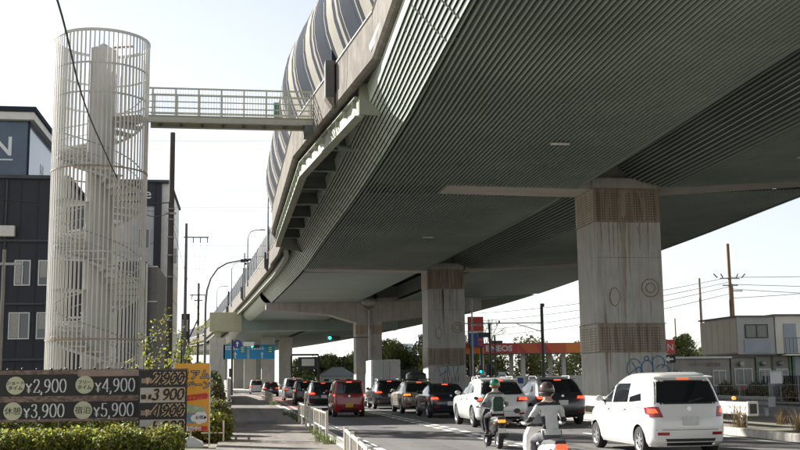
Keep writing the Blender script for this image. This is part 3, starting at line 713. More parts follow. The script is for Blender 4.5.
# ------------------------------------------------------------------ roadside signs
BOARDK = mat('banner_black', (0.018, 0.017, 0.017), 0.55, var=0.3, scale=4)
PHOTO = mat('banner_photo_print', (0.30, 0.20, 0.16), 0.6, col2=(0.05, 0.035, 0.03), scale=7, stretch=(1, 1, 2))
PHOTO2 = mat('banner_pink_print', (0.36, 0.25, 0.21), 0.6, col2=(0.25, 0.17, 0.14), scale=3)
SILVER = mat('print_silver', (0.62, 0.62, 0.62), 0.5)
DISC = mat('print_olive_disc', (0.50, 0.49, 0.34), 0.5)
GOLD = mat('print_gold', (0.55, 0.36, 0.20), 0.5)
INK = mat('print_ink', (0.02, 0.02, 0.02), 0.6)
PALE = mat('print_pale_panel', (0.48, 0.45, 0.40), 0.6, var=0.15, scale=4)
DIG = {  # strokes drawn with a flat nib in a 0.6 x 1 box
 '0': [[(.3+.24*math.cos(a), .5+.48*math.sin(a)) for a in np.linspace(0, 2*math.pi, 25)]],
 '2': [[(.08, .74), (.12, .88), (.22, .97), (.36, .97), (.47, .86), (.48, .70), (.40, .52), (.26, .32), (.08, .03)], [(.06, .03), (.30, .05), (.53, .02), (.55, .20)]],
 '3': [[(.08, .80), (.14, .93), (.27, .98), (.41, .90), (.44, .74), (.36, .58), (.22, .53)], [(.22, .53), (.38, .50), (.50, .36), (.48, .16), (.36, .03), (.20, .01), (.08, .10), (.09, .20)]],
 '4': [[(.42, .0), (.42, .98)], [(.42, .96), (.03, .28)], [(.02, .28), (.58, .28)]],
 '5': [[(.14, .97), (.50, .95)], [(.15, .97), (.12, .55)], [(.12, .53), (.28, .60), (.44, .54), (.51, .36), (.46, .14), (.32, .02), (.16, .02), (.07, .12), (.10, .2)]],
 '9': [[(.50, .66), (.45, .86), (.31, .98), (.15, .90), (.08, .70), (.14, .50), (.28, .42), (.42, .48), (.50, .62)], [(.52, .72), (.50, .44), (.38, .16), (.16, .01)]],
 ',': [[(.05, .08), (.10, .04), (.06, -.10), (.0, -.16)]], '.': [[(.04, .05), (.10, .05)]],
 'Y': [[(.02, .68), (.24, .36)], [(.46, .68), (.24, .36)], [(.24, .36), (.24, .0)], [(.08, .26), (.42, .26)], [(.08, .14), (.42, .14)]]}
def nib_text(name, s, x, z, h, y, m, parent, nib=0.11, thin=0.03, shear=0.0, gap=0.06, xs=1.0, kd=.0006):
    b = MB(); cx = x; k = 0
    for ch in s:
        for st in DIG[ch]:
            pts = [(cx+(p[0]+shear*p[1])*h*xs, z+p[1]*h) for p in st]; hw = nib*h/2; t = thin*h/2; sec = []
            for p in pts: sec.append([(p[0]-hw, y-k*kd, p[1]-t), (p[0]+hw, y-k*kd, p[1]-t), (p[0]+hw, y-k*kd, p[1]+t), (p[0]-hw, y-k*kd, p[1]+t)])
            for q in range(len(sec)-1):
                # hull of two nib rectangles as one flat quad strip
                A, B2 = sec[q], sec[q+1]; dx = pts[q+1][0]-pts[q][0]; dz = pts[q+1][1]-pts[q][1]
                i, j = ((0, 2) if dx*dz < 0 else (1, 3))
                b.add([A[i], A[j], B2[j], B2[i]], [(0, 1, 2, 3)])
            k += 1
        cx += (({',': .18, '.': .16, 'Y': .52}).get(ch, .58)+gap)*h*xs
    return b.build(name, m, parent, recalc=False)
# wide black price banner
sb = thing('price_banner', 'wide black banner with silver prices in two rows on the fence at far left', 'banner', (-4.2, 27, 0))
MB().box(-6.35, -2.40, 27.0, 27.03, 0.72, 1.97).build('banner_sheet', BOARDK, sb)
MB().box(-6.35, -3.9, 26.992, 26.9985, 1.86, 1.96).build('photo_strip', PHOTO, sb)
MB().box(-3.9, -2.42, 26.991, 26.9985, 1.80, 1.96).build('photo_strip', PHOTO2, sb)
MB().box(-6.35, -2.42, 26.992, 26.9985, 1.20, 1.34).build('photo_strip', PHOTO, sb)
MB().box(-6.35, -2.42, 26.992, 26.9985, 0.73, 0.80).build('photo_strip', PHOTO, sb)
for (x, z, a, b) in ((-5.34, 1.60, 'ショート', 'タイム'), (-3.73, 1.60, 'フリー', 'タイム'), (-5.38, .99, '休憩', None), (-3.75, .99, '宿泊', None)):
    MB().cyl((x, 26.99, z), (x, 26.978, z), .215, n=28).build('disc', DISC, sb)
    if b:
        put_text('lettering', a, .105, (x, 26.976, z+.025), INK, sb, offset=.002); put_text('lettering', b, .115, (x, 26.976, z-.10), INK, sb, offset=.002)
    else: put_text('lettering', a, .19, (x, 26.976, z-.065), INK, sb)
for (s, x, z) in (('Y2,900', -5.10, 1.42), ('Y4,900', -3.48, 1.42), ('Y3,900', -5.13, .83), ('Y5,900', -3.50, .83)):
    nib_text('price', s, x, z, .33, 26.985, SILVER, sb, nib=.10, thin=.035, xs=.86)
for x in (-6.3, -4.3, -2.5): MB().cyl((x, 27.06, 0), (x, 27.06, 2.0), .025).build('post', DARKST, sb)
for x in np.linspace(-6.2, -2.5, 12): MB().ball((x, 26.99, 1.985+random.uniform(-.005, .015)), .035, .025, .025, 8, 5).build('tie', DARKST, sb)
# black price board with gold digits
pb = thing('price_board', 'black upright price board with gold slanted prices between banner and orange sign', 'sign board', (-1.8, 26, 0))
MB().box(-2.36, -1.24, 26.0, 26.06, .40, 1.92).build('board', BOARDK, pb)
for k, (s, z) in enumerate((('2.900', 1.59), ('3.900', 1.215), ('4.900', .845), ('5.900', .47))):
    if k % 2 == 1: MB().box(-2.32, -1.29, 25.99, 25.998, z-.05, z+.30).build('price_panel', PALE, pb)
    MB().box(-2.30, -2.06, 25.985-.001, 25.989, z+.03, z+.14).build('price_tab', PHOTO2 if k % 2 == 0 else BOARDK, pb)
    nib_text('price_outline', s, -2.06, z+.005, .27, 25.984, GOLD, pb, nib=.30, thin=.17, shear=.2, xs=1.0, gap=.05, kd=.0003)
    nib_text('price', s, -2.06, z+.005, .27, 25.975, INK, pb, nib=.15, thin=.05, shear=.2, xs=1.0, gap=.05)
    nib_text('yen_mark', 'Y', -2.20, z, .24, 25.98, GOLD, pb, nib=.12, thin=.06, shear=.16, xs=.6)
    MB().cyl((-1.33, 25.98, z+.03), (-1.33, 25.97, z+.03), .025, n=10).build('dot', GOLD, pb)
MB().box(-2.38, -1.22, 25.985, 26.07, 1.925, 1.95).build('frame', DARKST, pb)
for x in (-2.3, -1.3): MB().box(x-.03, x+.03, 26.07, 26.13, 0, 1.9).build('leg', DARKST, pb)
# orange campaign sign on a white weighted stand
og = thing('campaign_sign', 'tall orange campaign sign on a white weighted foot beside the pavement', 'sign', (-1.1, 27.5, 0))
ORS = mat('sign_orange', (0.80, 0.36, 0.03), 0.5)
MB().box(-1.62, -.76, 27.5, 27.53, .42, 2.10).build('sign_panel', ORS, og)
put_text('lettering', 'ミアム', .26, (-1.12, 27.49, 1.72), BOARDK, og, offset=.016, xs=.95); put_text('lettering', 'ミアム', .26, (-1.12, 27.484, 1.72), PALE, og, xs=.95)
put_text('lettering', 'ンペーン', .22, (-1.13, 27.49, 1.48), BOARDK, og, offset=.016, xs=.9); put_text('lettering', 'ンペーン', .22, (-1.13, 27.484, 1.48), PALE, og, xs=.9)
m = MB(); m.prism([(-1.6, 1.27), (-.84, 1.36), (-.78, 1.30), (-.82, 1.22), (-1.6, 1.13)], 'y', 27.49, 27.498); m.build('red_ribbon', REDS, og)
put_text('lettering', 'シーチケット', .10, (-1.18, 27.486, 1.20), ORS, og, xs=.9)
LBL = mat('print_blue_photo', (0.25, 0.35, 0.42), .6, col2=(.1, .16, .25), scale=9); GRP = mat('print_green_photo', (0.25, 0.38, 0.2), .6, col2=(.5, .5, .42), scale=9)
MB().prism([(-1.5, 1.13), (-.86, 1.0), (-.86, .82), (-1.5, .93)], 'y', 27.488, 27.497).build('ticket_print', GRP, og)
MB().prism([(-1.5, .90), (-1.12, .85), (-1.12, .60), (-1.5, .62)], 'y', 27.489, 27.497).build('ticket_print', LBL, og)
for (x, z, r) in ((-1.0, .78, .12), (-1.12, .74, .09), (-.90, .80, .09), (-1.0, .69, .10), (-.9, .71, .09)):
    MB().cyl((x, 27.487-r*.01, z), (x, 27.4865-r*.02, z), r, n=14).build('speech_bubble', WHITES, og)
put_text('lettering', 'お得', .10, (-1.0, 27.478, .72), INK, og)
MB().box(-1.6, -.80, 27.486, 27.497, .43, .54).build('red_band', REDS, og)
put_text('lettering', '発売中!!', .12, (-1.16, 27.482, .445), WHITES, og, offset=.004)
MB().box(-.765, -.735, 27.49, 27.54, .05, 2.1).build('pole', WHITEP, og)
MB().loft([[(x0, y0, z) for x0, y0 in ((-1.2-a, 27.3-a*.6), (-1.2+a, 27.3-a*.6), (-1.2+a, 27.6+a*.6), (-1.2-a, 27.6+a*.6))] for z, a in ((.03, .32), (.14, .30), (.24, .12), (.28, .06))]).build('weight', WHITEP, og, bevel=.02)
MB().cyl((-1.2, 27.47, .25), (-1.2, 27.47, .5), .025).build('pole', GALV, og)

# ------------------------------------------------------------------ hedges and shrubs
def hedge(name, label, blobs, n, size, mats_, seed, core=None):
    b0 = blobs[0]; t = thing(name, label, 'hedge' if 'hedge' in name else 'shrub', (sum(b[0] for b in blobs)/len(blobs), b0[1], 0.03))
    leaves('foliage', blobs, n, size, mats_, t, seed=seed)
    m = MB()
    for b in blobs[::2]:
        m.tube([(b[0], b[1], 0), (b[0]+.03, b[1], b[2]*.6), (b[0]-.02, b[1]+.02, b[2])], [.02, .015, .008], 5)
    m.build('stem', BARK, t)
    return t
bl = [(x+random.uniform(-.1, .1), 24.2+random.uniform(-.2, .3), .29+random.uniform(-.05, .09), .42, .45, random.uniform(.28, .36)) for x in np.linspace(-6.2, -1.55, 15)]
hedge('hedge', 'low clipped yellow-green hedge in front of the price banner', bl, 26000, .042, [LEAFY, LEAFY, LEAFG], 11)
bl = [(x, y, .95+dz, .36, .7, .95) for x, y, dz in ((-.98, 37.5, 0), (-.98, 39, .0), (-.95, 40.5, 0), (-1.0, 42, 0.02))]
hedge('hedge', 'tall dark green boxy hedge at the left edge of the pavement', bl, 15000, .06, [LEAFD, LEAFG], 12)
hedge('shrub', 'dry brownish shrub in front of the tall dark hedge', [(-.85, 35.0, .95, .42, .5, .7), (-1.15, 35.2, .8, .35, .5, .6)], 6000, .05, [LEAFB, LEAFB, LEAFG], 13)
hedge('shrub', 'rounded yellow-green shrub beside the pavement rail', [(-.72, 32.2, .55, .50, .6, .55), (-1.2, 32.6, .5, .45, .5, .5)], 9000, .045, [LEAFY, LEAFB, LEAFG], 14)
hedge('shrub', 'loose bright green shrub behind the orange sign', [(-.62, 29.6, .38, .42, .6, .42), (-1.2, 29.8, .42, .45, .5, .4)], 7000, .05, [LEAFY, LEAFG], 15)
bl = [(x+random.uniform(-.1, .1), 29.6+random.uniform(-.2, .3), .42, .5, .45, .48) for x in np.linspace(-6.8, -2.0, 11)]
hedge('hedge', 'loose green planting seen below the price banner', bl, 9000, .06, [LEAFG, LEAFY], 17)
# sapling behind the price board
sp = thing('sapling', 'thin twiggy sapling with yellow leaves behind the price board', 'sapling', (-2.2, 31, .03))
m = MB(); tips = []
for (dx, dz, k) in ((-.55, 2.9, 1), (-.2, 3.3, 2), (.15, 3.6, 3), (.5, 3.1, 4), (.85, 2.6, 5), (-.85, 2.3, 6), (.3, 2.5, 7), (-.35, 2.4, 8), (1.15, 3.3, 9)):
    p = [(-2.2, 31, 0), (-2.2+dx*.3, 31+.1*math.sin(k), dz*.45), (-2.2+dx*.75, 31+.2*math.sin(k*2), dz*.8), (-2.2+dx, 31+.3*math.sin(k*3), dz)]
    m.tube(p, [.02, .014, .009, .005], 5)
    for q in np.linspace(.4, 1, 7):
        i = min(int(q*3), 2); f = q*3-i; tips.append(tuple(np.array(p[i])*(1-f)+np.array(p[i+1])*f)+(.16, .16, .16))
m.build('stem', BARK, sp); leaves('foliage', tips, 800, .05, [LEAFY, LEAFY, LEAFG], sp, seed=5)
# weeds along the kerb and the median
def weed(name, label, spots, m_, h, seed, group):
    for i, (x, y, s) in enumerate(spots):
        g = np.random.default_rng(seed+i); b = MB()
        for k in range(70):
            a = g.uniform(0, 6.28); l = h*s*g.uniform(.4, 1); ln = g.uniform(.1, .6)*l; x0 = x+g.uniform(-.16, .16)*s; y0 = y+g.uniform(-.16, .16)*s
            wv = .003*s+.002
            mid = (x0+math.cos(a)*ln*.4, y0+math.sin(a)*ln*.4, .05+l*.65); tip = (x0+math.cos(a)*ln, y0+math.sin(a)*ln, .05+l)
            b.add([(x0-wv, y0, .05), (x0+wv, y0, .05), (mid[0]+wv, mid[1], mid[2]), tip, (mid[0]-wv, mid[1], mid[2])], [(0, 1, 2, 3, 4)])
        o = b.build(name, m_, recalc=False); tag(o, label, 'weeds', group, 'stuff')
weed('weeds', 'green weeds at the foot of the guard pipes', [(2.1, 27.9, 1.0), (2.25, 29.5, .9), (2.2, 31.5, .8), (2.28, 34, .8), (2.3, 41.5, 1.1), (2.25, 44, 1.0), (2.3, 47, 1.2), (2.2, 26.8, 1.0), (2.1, 50, .9), (-.45, 30, 1.0), (-.5, 34, 1.0), (2.2, 72, 1.5)], LEAFG, .30, 40, 'weeds by the guard pipes')
weed('weeds', 'tall dry brown weeds on the median', [(14.3, 29.5, 1.2), (15.6, 28.5, 1.0), (15.3, 26, 1.3), (16.2, 25.5, 1.1), (14.2, 26, .8), (17.4, 28.2, 1.2), (14.9, 33, 1.0), (16.4, 31, .9)], LEAFB, .85, 80, 'dry weeds on the median')

# ------------------------------------------------------------------ guard pipes beside the pavement
def guard_pipe(label, x0, ya, yb, bay=2.0, group='guard pipes beside the pavement', k_=0.0):
    C = lambda y: globals()['C'](y)+k_*(y-ya)
    t = thing('guard_pipe', label, 'railing', (x0+C(ya), ya, .08), group=group)
    n = max(1, int(round((yb-ya)/bay))); st = (yb-ya)/n
    for k in range(n+1):
        y = ya+k*st; x = x0+C(y)
        MB().cyl((x, y, .0), (x, y, .86), .038, n=10).build('post', RAILP, t)
        if k < n:
            x2 = x0+C(y+st)
            for z, r in ((.80, .028), (.40, .022)):
                MB().cyl((x, y+.03, z), (x2, y+st-.03, z), r, n=8).build('rail', RAILP, t)
            for q in (.25, .5, .75):
                xx = x+(x2-x)*q; MB().cyl((xx, y+st*q, .41), (xx, y+st*q, .79), .014, n=6).build('bar', RAILP, t)
    return t
guard_pipe('cream guard pipe nearest the camera at the pavement edge', 1.42, 10.8, 18.0, 1.8, k_=.046)
guard_pipe('cream guard pipe in the middle with weeds at its near end', 2.2, 27.6, 40.8, 2.2)
guard_pipe('cream guard pipe farther along beside the silver van', 2.15, 72.5, 100, 2.3)
t = thing('guard_pipe', 'short low white rail beside the shrubs left of the pavement', 'railing', (-.5, 30, .08), group='guard pipes beside the pavement')
for y in (29.0, 30.8, 32.6): MB().cyl((-.42, y, 0), (-.42, y, .62), .025, n=8).build('post', RAILP, t)
for z in (.58, .32): MB().cyl((-.42, 29, z), (-.42, 32.6, z), .02, n=8).build('rail', RAILP, t)
MB().cyl((-.42, 29, .3), (-1.0, 29, .3), .02, n=8).build('rail', RAILP, t)
# white hoarding further along
hd = thing('hoarding', 'white panel fence along the pavement far ahead', 'fence', (-1, 92, 0))
for k in range(16):
    y = 74+k*3.0; x = -.75+C(y); x2 = -.75+C(y+3)
    MB().prism([(x-.02, y), (x+.02, y), (x2+.02, y+2.96), (x2-.02, y+2.96)], 'z', .05, 1.85).build('panel', WHITEP, hd)
    MB().cyl((x-.05, y, 0), (x-.05, y, 1.9), .03).build('post', GALV, hd)

# ------------------------------------------------------------------ white box guardrail on the median
gr = thing('guardrail', 'white box-beam guardrail on the median with an amber reflector at its near end', 'guardrail', (14.8, 30.3, .13))
BR = mat('guardrail_white', (0.78, 0.75, 0.70), 0.45, col2=(0.66, 0.62, 0.56), scale=2.0, rust=(5, .74, (1, 1, 1)))
m = MB()
prof = [(14.70, .48), (14.66, .54), (14.70, .62), (14.70, .66), (14.66, .74), (14.70, .84), (14.96, .84), (14.96, .48)]
m.loft([[(p[0], y, p[1]) for p in prof] for y in (29.8, 44, 60, 79)]).build('box_beam', BR, gr)
MB().box(14.66, 15.0, 29.68, 29.79, .45, .87).build('end_cap', BR, gr, bevel=.03)
MB().box(14.72, 14.93, 29.66, 29.675, .52, .80).build('end_recess', DARKST, gr)
for y in frange(30.3, 78, 4): MB().box(14.74, 14.9, y-.07, y+.07, .0, .475).build('post', BR, gr)
MB().cyl((14.83, 30.9, .845), (14.83, 30.9, .90), .05).build('reflector_stem', DARKST, gr); MB().ball((14.83, 30.9, .95), .065, .065, .06).build('reflector', AMBER, gr, smooth=True)  # reflector is no lamp: its glint is put in as glowing colour
gr2 = thing('guardrail', 'grey guardrail behind the white one along the far carriageway', 'guardrail', (19.1, 50, .13))
MB().loft([[(p[0]+4.4, y, p[1]) for p in prof] for y in (37, 79)]).build('box_beam', GALV, gr2)
for y in frange(37.5, 78.5, 4): MB().box(19.16, 19.3, y-.06, y+.06, 0, .475).build('post', GALV, gr2)

# ------------------------------------------------------------------ poles, lamps, wires on the left
def pole(label, x, y, h, r0, r1, m_, arms=(), name='utility_pole', group='utility poles'):
    t = thing(name, label, 'utility pole', (x, y, 0), group=group)
    MB().cyl((x, y, -.2), (x, y, h), r0, r1, 12).build('shaft', m_, t, smooth=True)
    for (z, a, b, ins) in arms:
        MB().box(x+a, x+b, y-.06, y+.06, z-.05, z+.05).build('crossarm', GALV, t)
        for q in ins:
            MB().cyl((x+q, y, z-.45 if q < 0 or True else z, ), (x+q, y, z-.06), .045, n=8).build('insulator', mat('insulator', (.35, .33, .31), .3), t)
    return t
pa = pole('thick dark utility pole just right of the stair tower', -3.88, 60, 15.6, .19, .14, POLED)
for z in (5, 7.4, 8.6, 9.6, 10.6, 11.2): MB().cyl((-3.88, 60, z), (-3.88, 60, z+.06), .20, n=12).build('band', GALV, pa)
MB().box(-4.2, -3.6, 59.7, 59.8, 10.9, 11.0).build('bracket', GALV, pa)
MB().box(-3.72, -3.55, 59.8, 60.1, 8.2, 9.0).build('cable_box', GALV, pa)
pole('slim grey utility pole with one long crossarm carrying three hanging insulators', -4.3, 85, 14.1, .15, .10, POLEC, [(13.0, -.2, 1.75, (.55, 1.1, 1.65)), (4.2, -.5, .5, ())])
pc = pole('short brown utility pole with transformer arms beyond the slim grey one', -3.9, 101, 10.8, .13, .10, POLED, [(9.7, -.8, .8, (-.6, .6)), (9.2, -.4, .4, ())])
MB().beam((-3.9, 101, 7.5), (-5.2, 101, 4.6), .12, .12).build('stay', POLED, pc)
pole('thin cream pole in front of the navy building', -9.75, 46, 7.2, .085, .07, POLEC, [(6.6, -.2, .75, ())])
# curved street lamp on the pavement
sl_ = thing('street_lamp', 'tall dark street lamp standing on the pavement with a long curved arm', 'street lamp', (-2.25, 70, 0))
MB().tube([(-2.25, 70, 0), (-2.25, 70, 6.6), (-2.18, 70, 7.5), (-1.95, 70, 8.3), (-1.5, 70, 8.95), (-.9, 70, 9.3), (-.2, 70, 9.45), (.1, 70, 9.48)], [.10, .075, .07, .065, .06, .055, .05, .05], 10).build('lamp_pole', GALV, sl_, smooth=True)
MB().box(-.05, .5, 69.85, 70.15, 9.40, 9.56).build('lamp_head', DARKST, sl_, bevel=.04)
MB().box(-2.37, -2.13, 69.86, 70.14, 0, .6).build('base', GALV, sl_)
ms = thing('camera_mast', 'thin grey mast with small boxes rising from the viaduct parapet', 'mast', (XP(128)-.1, 128, PARZ1))
MB().cyl((XP(128)-.1, 128, 11.5), (XP(128)-.1, 128, 16.9), .09, n=8).build('shaft', GALV, ms)
for z in (16.1, 15.6): MB().box(XP(128)-.05, XP(128)+.8, 127.8, 128.1, z-.12, z+.12).build('box', DARKST, ms)
# wires
def wire(label, pts, r, m_, sag=0.0, n=14, group='overhead wires', smoothc=False):
    P = [Vector(p) for p in pts]; out = []
    if len(P) == 2:
        for i in range(n+1):
            t = i/n; p = P[0].lerp(P[1], t); p.z -= sag*4*t*(1-t); out.append(p)
    else:
        for i in range(len(P)-1):
            p0 = P[max(i-1, 0)]; p1 = P[i]; p2 = P[i+1]; p3 = P[min(i+2, len(P)-1)]
            for k in range(8):
                t = k/8; out.append(.5*((2*p1)+(p2-p0)*t+(2*p0-5*p1+4*p2-p3)*t*t+(3*p1-p0-3*p2+p3)*t**3))
        out.append(P[-1])
    return tag(MB().tube(out, r, 5).build('wire', m_), label, 'wire', group)
wire('thick black cable sagging across the front of the stair tower', [(-3.2, 14, 8.6), (-3.46, 20, 8.75), (-4.05, 27, 8.95), (-4.46, 34, 9.25), (-4.74, 45, 9.4), (-4.45, 53, 9.75), (-3.95, 60, 11.0)], .022, WIRE)
wire('cable running left from the thick dark pole behind the stair tower', [(-3.9, 60, 11.6), (-14, 52, 10.6)], .03, WIRE, .3)
for i, (za, zb, ya) in enumerate(((17.5, 19.2, 92), (16.2, 17.6, 92), (13.8, 14.3, 95), (12.9, 13.3, 95), (11.9, 12.3, 96), (20.8, 23.6, 90))):
    wire('thin power line crossing the sky, '+('second highest', 'third highest', 'fourth highest', 'fifth highest', 'lowest', 'highest')[i]+' of six above the far pavement', [(-45, ya-4, za), (26, ya+3, zb)], .013, WIREG, .5, group='power lines across the road')
for i in range(3):
    wire('thin power line between the two slim poles, '+('upper', 'middle', 'lower')[i]+' of three', [(-4.3+.55*(i+1), 85, 12.5), (-3.9, 101, 10.3-.2*i)], .012, WIREG, .4, group='power lines along the pavement')
wire('drop line slanting down beside the thick dark pole', [(-3.7, 60, 10.0), (-2.6, 85, 5.8)], .012, WIREG, .6)

# ------------------------------------------------------------------ buildings on the left
def window(parent, x0, x1, y, z0, z1, panes=2, fm=None, gm=None, d=.10):
    fm = fm or FRAMEW; gm = gm or GLASS; t = .06
    m = MB(); m.box(x0, x1, y-.05, y-.004, z0, z0+t); m.box(x0, x1, y-.05, y-.004, z1-t, z1); m.box(x0, x0+t, y-.05, y-.004, z0+t, z1-t); m.box(x1-t, x1, y-.05, y-.004, z0+t, z1-t)
    for k in range(1, panes):
        xx = x0+(x1-x0)*k/panes; m.box(xx-.03, xx+.03, y-.045, y-.004, z0+t, z1-t)
    f = m.build('window_frame', fm, parent)
    for k in range(panes):
        a = x0+(x1-x0)*k/panes; b = x0+(x1-x0)*(k+1)/panes
        MB().box(a+.06, b-.035, y-.025, y-.003, z0+t+.002, z1-t-.002).build('pane', gm, f)
    return f
nb = thing('navy_building', 'dark navy three-storey building behind the stair tower with a glass sign box on its roof', 'building', (-17, 64, 0))
MB().box(-26, -9.6, 60.2, 74, -.1, 12.85).build('wall', NAVYB, nb)
for x in np.arange(-25.5, -9.7, .9): MB().box(x-.02, x+.02, 60.17, 60.199, 0, 12.8).build('cladding_seam', BLACK, nb)
for z in (9.35, 5.9, 2.9): MB().box(-26, -9.58, 60.06, 60.165, z, z+.12).build('floor_band', GREYP, nb)
MB().box(-26, -9.4, 60.0, 74.2, 12.86, 13.05).build('roof', GREYP, nb)
for (x0, x1, z0, z1) in ((-12.2, -11.35, 6.95, 8.35), (-10.95, -9.9, 6.95, 8.35), (-12.4, -11.3, 4.05, 5.5), (-10.95, -9.9, 4.05, 5.5), (-14.6, -13.2, 6.95, 8.35), (-14.8, -13.3, 4.05, 5.5)):
    window(nb, x0, x1, 60.165, z0, z1, 2)
MB().box(-9.6, -9.3, 60.6, 61.4, 9.3, 12.2).build('dark_fin', GREYP, nb)
for x in (-12.75, -9.75): MB().cyl((x, 60.1, 0), (x, 60.1, 12.8), .05, n=8).build('downpipe', GREYP, nb)
for (x, z) in ((-13.0, 9.6), (-15.2, 9.6)): MB().box(x, x+.8, 59.75, 60.05, z, z+.6).build('air_conditioner', WHITEP, nb, bevel=.03)
for (x0, x1, z0, z1) in ((-12.13, -11.85, 7.05, 8.28), (-10.85, -10.5, 7.4, 8.28), (-12.3, -11.9, 4.15, 5.42), (-10.85, -10.2, 4.6, 5.42)): MB().box(x0, x1, 60.125, 60.135, z0, z1).build('blind', mat('blind', (.42, .40, .36), .8, var=.2, scale=8), nb)
rb = MB().box(-22, -12.05, 62, 72, 13.06, 16.55).build('sign_box', GLASSB, nb)
MB().box(-22.3, -11.75, 61.6, 72.3, 16.56, 17.0).build('eaves', WHITEP, nb); MB().box(-22.4, -11.65, 61.5, 72.4, 17.005, 17.3).build('eaves_edge', NAVYP, nb)
put_text('lettering', 'N', 1.55, (-13.5, 61.985, 14.55), WHITES, rb, offset=.02); 
MB().box(-14.3, -12.9, 61.97, 61.995, 14.25, 14.33).build('underline', WHITES, rb)
put_text('lettering', 'HI', 1.2, (-12.04+.01, 66.2, 14.0), WHITES, rb, face='+x')
for x in (-12.08,): MB().box(x-.05, x+.07, 61.95, 62.03, 13.06, 16.55).build('corner_trim', NAVYP, rb)
for k in range(5): MB().box(-12.0, -11.2+.2*k, 61.0+.2, 61.3, 12.0-.25*k+.0, 12.06-.25*k).build('cable_tray', GALV, nb) if k < 1 else None
# second building right of the tower
wb = thing('white_building', 'narrow white and navy building seen between stair tower and dark pole', 'building', (-7.6, 88, 0))
MB().box(-12, -6.9, 86, 100, -.1, 15.6).build('wall', mat('white_cladding', (.50, .50, .50), .6, col2=(.42, .42, .43), scale=.5, streak=.2), wb)
MB().box(-12, -6.85, 85.8, 86, 15.62, 17.5).build('parapet', NAVYB, wb); MB().box(-12.2, -5.6, 85.6, 100, 17.51, 17.7).build('roof', GREYP, wb)
MB().box(-6.88, -6.35, 85.9, 100, 0, 17.5).build('corner_strip', NAVYB, wb); MB().box(-6.34, -5.75, 86.2, 100, 0, 17.5).build('pale_strip', WHITEP, wb)
put_text('lettering', 'e', 1.2, (-7.4, 85.79, 16.2), WHITES, wb)
for z in (12.2, 8.6, 5.0): window(wb, -8.1, -7.2, 85.995, z, z+1.6, 1)
for z in np.arange(2, 17, 2.2): MB().box(-5.76, -5.74, 86.5, 99, z, z+.03).build('cladding_seam', GREYP, wb)
for z in np.arange(2.2, 16, 2.6): MB().box(-12, -6.9, 85.985, 85.998, z, z+.03).build('cladding_seam', GREYP, wb)
lb = thing('dark_annex', 'dark low annex with pale bands at the foot of the white and navy building', 'building', (-5.6, 64, 0))
MB().box(-6.9, -5.35, 62, 70, -.1, 8.5).build('wall', NAVYB, lb); MB().box(-5.34, -4.75, 62.3, 70, -.1, 8.3).build('pale_panel', mat('annex_panel', (.20, .19, .18), .7, var=.2), lb)
for z in (2.2, 4.2, 6.2, 8.2): MB().box(-5.3, -4.73, 62.25, 62.295, z, z+.07).build('pale_band', WHITEP, lb)
MB().box(-5.36, -5.26, 61.95, 62.0, 0, 8.4).build('edge_trim', WHITEP, lb)
wb2 = thing('dark_sign_mast', 'dark vertical sign box on two posts beside the pavement far left', 'sign', (-4.6, 92, 0))
MB().box(-4.95, -4.25, 92, 92.2, 5.2, 7.4).build('sign_box', DARKST, wb2); MB().box(-4.85, -4.4, 91.97, 91.995, 5.9, 6.9).build('sign_face', WHITES, wb2)
for x in (-4.9, -4.3): MB().box(x-.06, x+.06, 92.02, 92.14, 0, 5.2).build('post', DARKST, wb2)
for z in np.arange(1, 5, .6): MB().box(-4.84, -4.36, 92.03, 92.1, z, z+.08).build('rung', DARKST, wb2)

